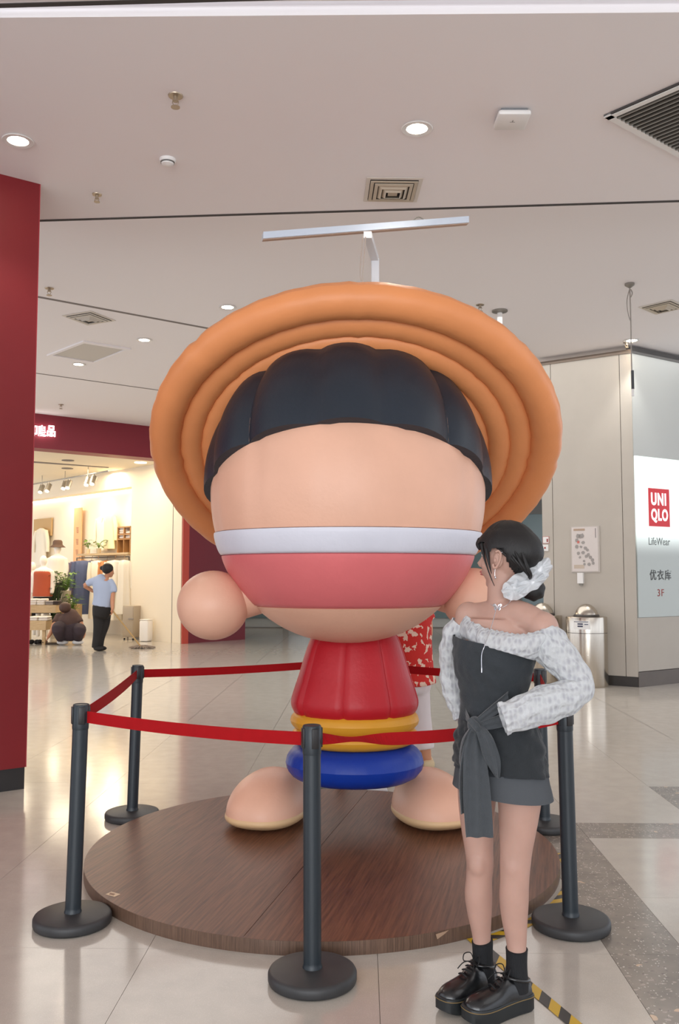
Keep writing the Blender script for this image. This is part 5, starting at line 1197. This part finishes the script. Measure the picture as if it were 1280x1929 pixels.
# --- mannequins
def mannequin(px, ptop, Y, label, shirt, vest=None, hat=False, head=True):
    c = at(px, 1100, Y); t = thing('mannequin', label, 'mannequin', (c.x, Y, 0)); Mw = mat('mannequin_white', (240, 232, 220), .5)
    zt_ = at(px, ptop, Y).z; bm = NB()
    ell(bm, Vector((c.x, Y, zt_ - .12)), (.085, .1, .12), None, 16)
    tube(bm, [(c.x, Y, zt_ - .2, .05), (c.x, Y, zt_ - .28, .055)], 12, 1)
    tube(bm, [(c.x, Y, zt_ - .27, .08), (c.x, Y, zt_ - .34, .17), (c.x, Y, zt_ - .55, .16), (c.x, Y, zt_ - .72, .125), (c.x, Y, zt_ - .9, .16)], 20, 4)
    for s in (-1, 1):
        tube(bm, [(c.x + s * .17, Y, zt_ - .34, .05), (c.x + s * .21, Y, zt_ - .6, .04), (c.x + s * .2, Y - .06, zt_ - .85, .03)], 12, 4)
        tube(bm, [(c.x + s * .08, Y, zt_ - .88, .09), (c.x + s * .09, Y, zt_ - 1.3, .06), (c.x + s * .09, Y, .05, .045)], 14, 4)
    o = put('figure', bm, Mw, t); fuse(o, .02, 3)
    bm = NB(); tube(bm, [(c.x, Y, zt_ - .28, .09), (c.x, Y, zt_ - .34, .19), (c.x, Y, zt_ - .55, .185), (c.x, Y, zt_ - .8, .19), (c.x, Y, zt_ - .98, .2)], 20, 4)
    for s in (-1, 1): tube(bm, [(c.x + s * .17, Y, zt_ - .35, .07), (c.x + s * .22, Y, zt_ - .6, .065), (c.x + s * .21, Y - .05, zt_ - .86, .05)], 14, 4)
    o = put('shirt', bm, shirt, t); fuse(o, .02, 3)
    if vest:
        bm = NB(); tube(bm, [(c.x, Y - .01, zt_ - .33, .15), (c.x, Y - .01, zt_ - .40, .2), (c.x, Y - .01, zt_ - .6, .2), (c.x, Y - .01, zt_ - .92, .215)], 24, 4); put('knit_vest', bm, vest, t, True, 'rust orange knit vest')
    bm = NB(); tube(bm, [(c.x, Y, zt_ - .93, .2), (c.x, Y, zt_ - 1.05, .21), (c.x, Y, zt_ - 1.3, .2)], 18, 3); put('skirt', bm, M_trs, t)
    if hat:
        bm = NB(); lathe(bm, [(.19, -.05), (.13, .0), (.115, .02), (.11, .09), (.08, .125), (.003, .13)], Vector((c.x, Y, zt_ - .04)), 28); put('bucket_hat', bm, mat('hat_brown', (88, 66, 54), .85), t)
M_sw = mat('shirt_white', (238, 230, 218), .85)
mannequin(81, 1046, 18.9 + .9, 'headed mannequin in white shirt and rust orange vest behind the display table', M_sw, mat('vest_rust', (176, 82, 54), .9))
mannequin(107, 1024, 21.0, 'mannequin wearing a brown bucket hat in the shop', M_sw, None, True)
mannequin(60, 1058, 20.3, 'mannequin in white beside the red pillar edge in the shop', M_sw)

# --- plants
M_leaf = mat('leaf_green', (96, 130, 46), .6, var=.25, vscale=9); M_leafd = mat('leaf_dark', (52, 72, 34), .6, var=.25, vscale=9)
def plant(px, py, Y, h, w_, m, label, n=40, potc=(206, 190, 160), pot=.3, z0=None):
    zb_ = at(px, py, Y).z if z0 is None else z0; c = Vector((at(px, py, Y).x, Y, zb_))
    t = thing('potted_plant', label, 'plant', c); bm = NB(); lathe(bm, [(.004, 0), (w_ * .32, 0), (w_ * .4, pot), (w_ * .36, pot), (w_ * .33, pot - .03), (.004, pot - .03)], c, 20); put('pot', bm, mat('pot_' + str(potc[0]), potc, .7), t)
    random.seed(int(px)); bm = NB()
    for k in range(n):
        a = random.uniform(0, 2 * PI); rr = random.uniform(.1, 1) * w_; hh = pot + random.uniform(.15, 1) * h; p0 = c + UP * pot; p1 = c + Vector((math.cos(a) * rr, math.sin(a) * rr, hh))
        tube(bm, [T(p0) + (.004,), T((p0 + p1) / 2 + UP * .05) + (.004,), T(p1) + (.002,)], 4, 2)
        d_ = Vector((math.cos(a), math.sin(a), random.uniform(-.5, .4))).normalized(); sd_ = d_.cross(UP).normalized(); L_ = .075 + random.uniform(0, .06)
        q = [p1 - d_ * L_ * .2, p1 + d_ * L_ * .3 + sd_ * L_ * .38, p1 + d_ * L_, p1 + d_ * L_ * .3 - sd_ * L_ * .38]
        slab(bm, q, (0, .1, 1), .003)
    o = put('foliage', bm, m, t, False); o['kind'] = 'stuff'
plant(124, 1132, 20.4, .45, .3, M_leaf, 'light green bushy plant in a beige planter right of the mannequins', 60, pot=.32, z0=.75)
plant(103, 1150, 20.0, 1.2, .26, M_leafd, 'dark green tall plant behind the rust vested mannequin', 130, pot=.3, z0=0.0)
plant(138, 1150, 20.2, .45, .2, M_leaf, 'small light green plant below the blue coats', 40, pot=.25, z0=.3)
bm = NB(); c = at(124, 1132, 20.4); box2(bm, (c.x - .28, 20.2, 0), (c.x + .28, 20.75, .75)); t = thing('planter_block', 'beige wooden plinth carrying the light green plant', 'plinth', (c.x, 20.4, 0)); put('body', bm, M_pine, t, False)
bm = NB(); c = at(138, 1150, 20.2); box2(bm, (c.x - .14, 20.05, 0), (c.x + .14, 20.35, .3)); t = thing('planter_block', 'low wooden plinth carrying the small plant below the coats', 'plinth', (c.x, 20.2, 0)); put('body', bm, M_pine, t, False)

# --- clothes rail in the recess
Wi = lambda px, off: on_line(px, Wa + wn * off, Wb0 + wn * off)
def rail(px0, px1, py, off, label, nm='clothes_rail'):
    p0, p1 = Wi(px0, off), Wi(px1, off); z_ = at((px0 + px1) / 2, py, (p0.y + p1.y) / 2).z
    t = thing(nm, label, 'rail', (p0 + p1) / 2); bm = NB(); rod(bm, Z(p0, z_), Z(p1, z_), .016); put('bar', bm, mat('rail_metal', (120, 110, 98), .4, .6), t)
    for p in (p0, p1):
        bm = NB(); rod(bm, Z(p, 0), Z(p, z_), .016); put('upright', bm, MATS['rail_metal'], t)
    return z_
zr = rail(146, 244, 1050, -.05, 'long clothes rail holding blue and white coats under the wall shelf')
def coat(px, off, L_, w_, m, label, z_):
    p = Wi(px, off); t = thing('hanging_coat', label, 'clothing', Z(p, z_ - .05), 'coats on the shop rail'); c = Z(p, z_)
    ax_ = Vector((1, .15, 0)).normalized(); R = Matrix((ax_, Vector((-.15, 1, 0)).normalized(), UP)).transposed()
    bm = NB(); tube(bm, [T(c + UP * .0) + (.005,), T(c + UP * .03 + ax_ * .02) + (.005,), T(c - UP * .03) + (.005,), T(c - UP * .08) + (.005,)], 6, 3); tube(bm, [T(c - UP * .12 - ax_ * w_ * .42) + (.008,), T(c - UP * .07) + (.008,), T(c - UP * .12 + ax_ * w_ * .42) + (.008,)], 6, 3); put('hanger', bm, mat('hanger_wood', (150, 110, 70), .5), t)
    bm = NB(); rings = []
    for k, (zz, hw, dp) in enumerate([(-.075, .05, .04), (-.10, .5, .06), (-.2, .52, .09), (-.5, .46, .10), (-.8, .50, .11), (-L_, .58, .13)]):
        rings.append([c + UP * zz + R @ Vector((hw * w_ * math.cos(a) * (1 + .06 * math.sin(5 * a + k)), dp * math.sin(a) * (1 + .15 * math.sin(7 * a)), 0)) for a in [i * PI / 14 for i in range(28)]])
    skin(bm, rings); put('garment', bm, m, t)
    for s in (-1, 1):
        bm = NB(); tube(bm, [T(c + R @ Vector((s * w_ * .48, 0, -.13))) + (.065,), T(c + R @ Vector((s * w_ * .58, -.02, -.4))) + (.055,), T(c + R @ Vector((s * w_ * .60, -.03, -.72))) + (.05,)], 12, 4); put('sleeve', bm, m, t)
M_cb = mat('coat_blue', (84, 92, 122), .85); M_cl = mat('coat_lilac', (118, 108, 134), .85); M_cw = mat('coat_white', (236, 226, 206), .85); M_co = mat('coat_tan', (206, 140, 92), .85)
coat(150, .1, 1.0, .42, M_cl, 'lilac grey coat at the left end of the shop rail', zr)
coat(159, .25, 1.35, .44, M_cb, 'long slate blue coat, front one on the shop rail', zr)
coat(174, .05, 1.35, .34, M_cb, 'long slate blue coat, rear one on the shop rail', zr)
coat(186, .1, 1.45, .34, M_cw, 'long cream coat left of the cleaner on the shop rail', zr)
coat(203, -.05, 1.2, .34, M_co, 'tan coat hanging behind the cleaner', zr)
coat(218, .1, 1.45, .38, M_cw, 'long cream coat right of the cleaner on the shop rail', zr)
coat(235, .1, 1.3, .32, M_cw, 'cream coat at the right end of the shop rail', zr)
# shelf above rail
p0, p1 = Wi(150, 0), Wi(245, 0); zs = at(200, 1042, (p0.y + p1.y) / 2).z
t = thing('wall_shelf', 'long pale wall shelf above the coat rail', 'shelf', Z((p0 + p1) / 2, zs)); bm = NB(); slab(bm, [Z(p0, zs - .05) - wn * .4, Z(p1, zs - .05) - wn * .4, Z(p1, zs) - wn * .4, Z(p0, zs) - wn * .4], wn, .45); put('board', bm, M_pine, t, False)
# cubby shelf
q0, q1 = Wi(222, -.05), Wi(246, -.05); zt2 = at(234, 994, (q0.y + q1.y) / 2).z
t = thing('cubby_shelf', 'small wooden cubby shelf with folded towels near the recess edge', 'shelf', Z((q0 + q1) / 2, zs)); M_brn = mat('cubby_wood', (170, 124, 74), .6)
for zz in (zs + .3, (zs + zt2) / 2 + .12, zt2):
    bm = NB(); slab(bm, [Z(q0, zz) - wn * .3, Z(q1, zz) - wn * .3, Z(q1, zz + .03) - wn * .3, Z(q0, zz + .03) - wn * .3], wn, .3); put('shelf_board', bm, M_brn, t, False)
for q in (q0, q1, (q0 + q1) / 2):
    bm = NB(); slab(bm, [Z(q, zs) - wn * .3, Z(q, zs) , Z(q, zt2 + .03), Z(q, zt2 + .03) - wn * .3], wd, .03); put('side_panel', bm, M_brn, t, False)
for i, (f1, zz) in enumerate(((.25, zs + .33), (.25, (zs + zt2) / 2 + .15), (.75, zs + .33))):
    c = q0.lerp(q1, f1) - wn * .14; folded_l = ('white towels low in the cubby shelf', 'white towels in the upper cubby', 'white towels in the lower right cubby')[i]
    t = thing('towel_stack', folded_l, 'towels', Z(c, zz))
    for k in range(3): bm = NB(); box(bm, Z(c, zz + .03 + .055 * k), (.3, .2, .05), math.atan2(wd.y, wd.x), .02); put('towel', bm, M_foldw, t)
plant(166, 1036, p0.y + .05, .22, .13, M_leaf, 'small trailing plant at the left end of the wall shelf', 14, pot=.12, z0=zs); plant(186, 1036, Wi(186, 0).y + .1, .2, .15, M_leaf, 'small green plant in the middle of the wall shelf', 18, pot=.12, z0=zs)
# wall hung outfits
def outfit(px, py, label, m, w_=.5, L_=.85, off=-.3):
    p = Wi(px, off); c = at(px, py, p.y); t = thing('wall_outfit', label, 'clothing', c)
    ax_ = -wd; R = Matrix((ax_, wn, UP)).transposed(); bm = NB(); rings = []
    for zz, hw, dp in [(0, .10, .03), (-.05, .46, .05), (-.2, .5, .06), (-.5, .46, .06), (-L_, .55, .07)]:
        rings.append([c + R @ Vector((hw * w_ * math.cos(a), dp * math.sin(a), zz)) for a in [i * PI / 10 for i in range(20)]])
    skin(bm, rings); put('garment', bm, m, t)
    for s in (-1, 1):
        bm = NB(); tube(bm, [T(c + R @ Vector((s * w_ * .45, .0, -.08))) + (.06,), T(c + R @ Vector((s * w_ * .62, .0, -.35))) + (.055,), T(c + R @ Vector((s * w_ * .66, 0, -.65))) + (.045,)], 10, 3); put('sleeve', bm, m, t)
outfit(193, 972, 'white outfit hung on the wall above the shelf, left one', M_cw); outfit(206, 968, 'white outfit hung on the wall above the shelf, right one', mat('outfit_cream', (236, 222, 182), .85))
outfit(78, 995, 'white blouse on the shop wall above the mannequins', M_cw, .6, 1.0); 
pq = Wi(80, -.38); c = at(81, 985, pq.y); t = thing('wall_frame', 'tan framed panel behind the white blouse on the shop wall', 'panel', c)
bm = NB(); a0_, a1_ = Wi(66, -.42), Wi(99, -.42); slab(bm, [Z(a0_, at(80, 1010, pq.y).z), Z(a1_, at(80, 1010, pq.y).z), Z(a1_, at(80, 977, pq.y).z), Z(a0_, at(80, 977, pq.y).z)], wn, .04); put('board', bm, mat('panel_tan', (196, 160, 110), .6), t, False)
# vertical banner
a0_, a1_ = Wi(141, -.36), Wi(155, -.36); pq = (a0_ + a1_) / 2; zt3, zb3 = at(148, 957, pq.y).z, at(148, 1130, pq.y).z
t = thing('vertical_banner', 'tall narrow tan banner with small faded marks on the shop wall', 'banner', Z(pq, zb3)); bm = NB(); slab(bm, [Z(a0_, zb3), Z(a1_, zb3), Z(a1_, zt3), Z(a0_, zt3)], wn, .03); put('cloth', bm, mat('banner_tan', (226, 176, 128), .7), t, False)
for py in (998, 1020, 1040):      # illegible at this distance: a faded block of strokes
    zc4 = at(148, py, pq.y).z; bm = NB(); cc4 = Z((a0_ + a1_) / 2, zc4) + wn * .034
    for k in range(4): slab(bm, [cc4 + wd * (.06 - .01 * k) + UP * (.06 - .04 * k), cc4 - wd * .06 + UP * (.06 - .04 * k), cc4 - wd * .06 + UP * (.045 - .04 * k), cc4 + wd * (.06 - .01 * k) + UP * (.045 - .04 * k)], wn, .003)
    put('faded_character', bm, mat('banner_ink', (176, 122, 94), .7), t, False)
# cabinet and white bin, low items
for (x0, x1_, yt, yb_, Yd, nm, lb, cat_, m_) in ((234, 268, 1141, 1203, .55, 'metal_cabinet', 'grey metal cabinet standing against the shop wall', 'cabinet', mat('cabinet_grey', (176, 160, 138), .4)),):
    c = on_z(250, 1205); t = thing(nm, lb, cat_, c); w2 = (x1_ - x0) * pxm(c.y) / 2; h_ = at(250, yt, c.y).z
    R = Matrix.Rotation(-.45, 3, 'Z')
    bm = NB(); box(bm, c + Vector((0, .1, h_ / 2 + .03)), (w2 * 1.5, .42, h_ - .06), -.45, .01); put('body', bm, m_, t, 40)
    bm = NB(); box(bm, c + Vector((0, .1, h_ / 2 + .03)) + R @ Vector((.0, -.215, 0)), (w2 * 1.4, .012, h_ - .12), -.45, .004); d_ = put('door', bm, m_, t, 40)
    bm = NB(); box(bm, c + Vector((0, .1, h_ * .62)) + R @ Vector((.1, -.23, 0)), (.14, .02, .02), -.45); put('handle', bm, M_silver, d_, 40)
    for i, j in ((-1, -1), (1, -1), (1, 1), (-1, 1)):
        bm = NB(); rod(bm, c + Vector((0, .1, 0)) + R @ Vector((i * w2 * .6, j * .17, 0)), c + Vector((0, .1, .035)) + R @ Vector((i * w2 * .6, j * .17, 0)), .02); put('foot', bm, M_trs, t)
c = on_z(275, 1208); t = thing('white_bin', 'slim white upright bin on the floor by the shop wall', 'bin', c); h_ = at(275, 1168, c.y).z
bm = NB(); box(bm, c + Vector((0, 0, h_ / 2)), (.22, .24, h_), -.3, .04); put('body', bm, mat('bin_white', (246, 240, 230), .4), t, 40)
bm = NB(); box(bm, c + Vector((0, 0, h_ + .008)), (.2, .22, .02), -.3, .008); put('lid', bm, MATS['bin_white'], t, 40)
bm = NB(); box(bm, c + Vector((.03, -.115, h_ / 2)), (.012, .02, h_ - .1), -.3); put('side_seam', bm, M_silver, t, 40)
# track lights
t = thing('track_light_rail', 'ceiling track with three pairs of grey spotlights inside the shop', 'light', Z(on_line(120, Wa, Wb0) + wn * 1.3, ZS))
ta, tb_ = at(58, 913, 17.6), at(205, 879, 18.6)
zt4 = ZS - .18; ta = on_z(58, 913, zt4); tb_ = on_z(205, 887, zt4)
bm = NB(); rod(bm, ta, tb_, .018, 8); put('track', bm, M_silver, t)
for k, px in enumerate((82, 96, 128, 136, 170, 180)):
    f_ = (px - 58) / (205 - 58); c = ta.lerp(tb_, f_); bm = NB(); rod(bm, c, c - UP * .09, .018, 8); tube(bm, [T(c - UP * .07 + Vector((.0, .05, 0))) + (.062,), T(c - UP * .24 + Vector((-.02, -.06, 0))) + (.062,)], 14, 1); sp_ = put('spotlight', bm, M_silver, t, 60)
    e1 = c - UP * .242 + Vector((-.02, -.062, 0)); bm = NB(); tube(bm, [T(e1) + (.05,), T(e1 - UP * .006 + Vector((0, -.004, 0))) + (.05,)], 14, 1); put('lens', bm, M_lampw, sp_)
    if k % 2 == 0:
        bm = NB(); rod(bm, c, Vector((c.x, c.y, ZS)), .008, 6); put('drop_rod', bm, M_silver, t)
for i, (px, py) in enumerate(((128, 867), (127, 882), (265, 871))):
    p = on_z(px, py, ZS); t = thing('shop_ceiling_vent', ('dark round vent in the shop ceiling near the entrance', 'second dark vent deeper in the shop ceiling', 'pale downlight in the shop ceiling near its right corner')[i], 'vent', p)
    bm = NB(); lathe(bm, [(.01, 0), (.13, 0), (.13, -.012), (.11, -.012), (.01, -.012)], p, 20); put('disc', bm, M_slot2 if i < 2 else M_lampw, t)
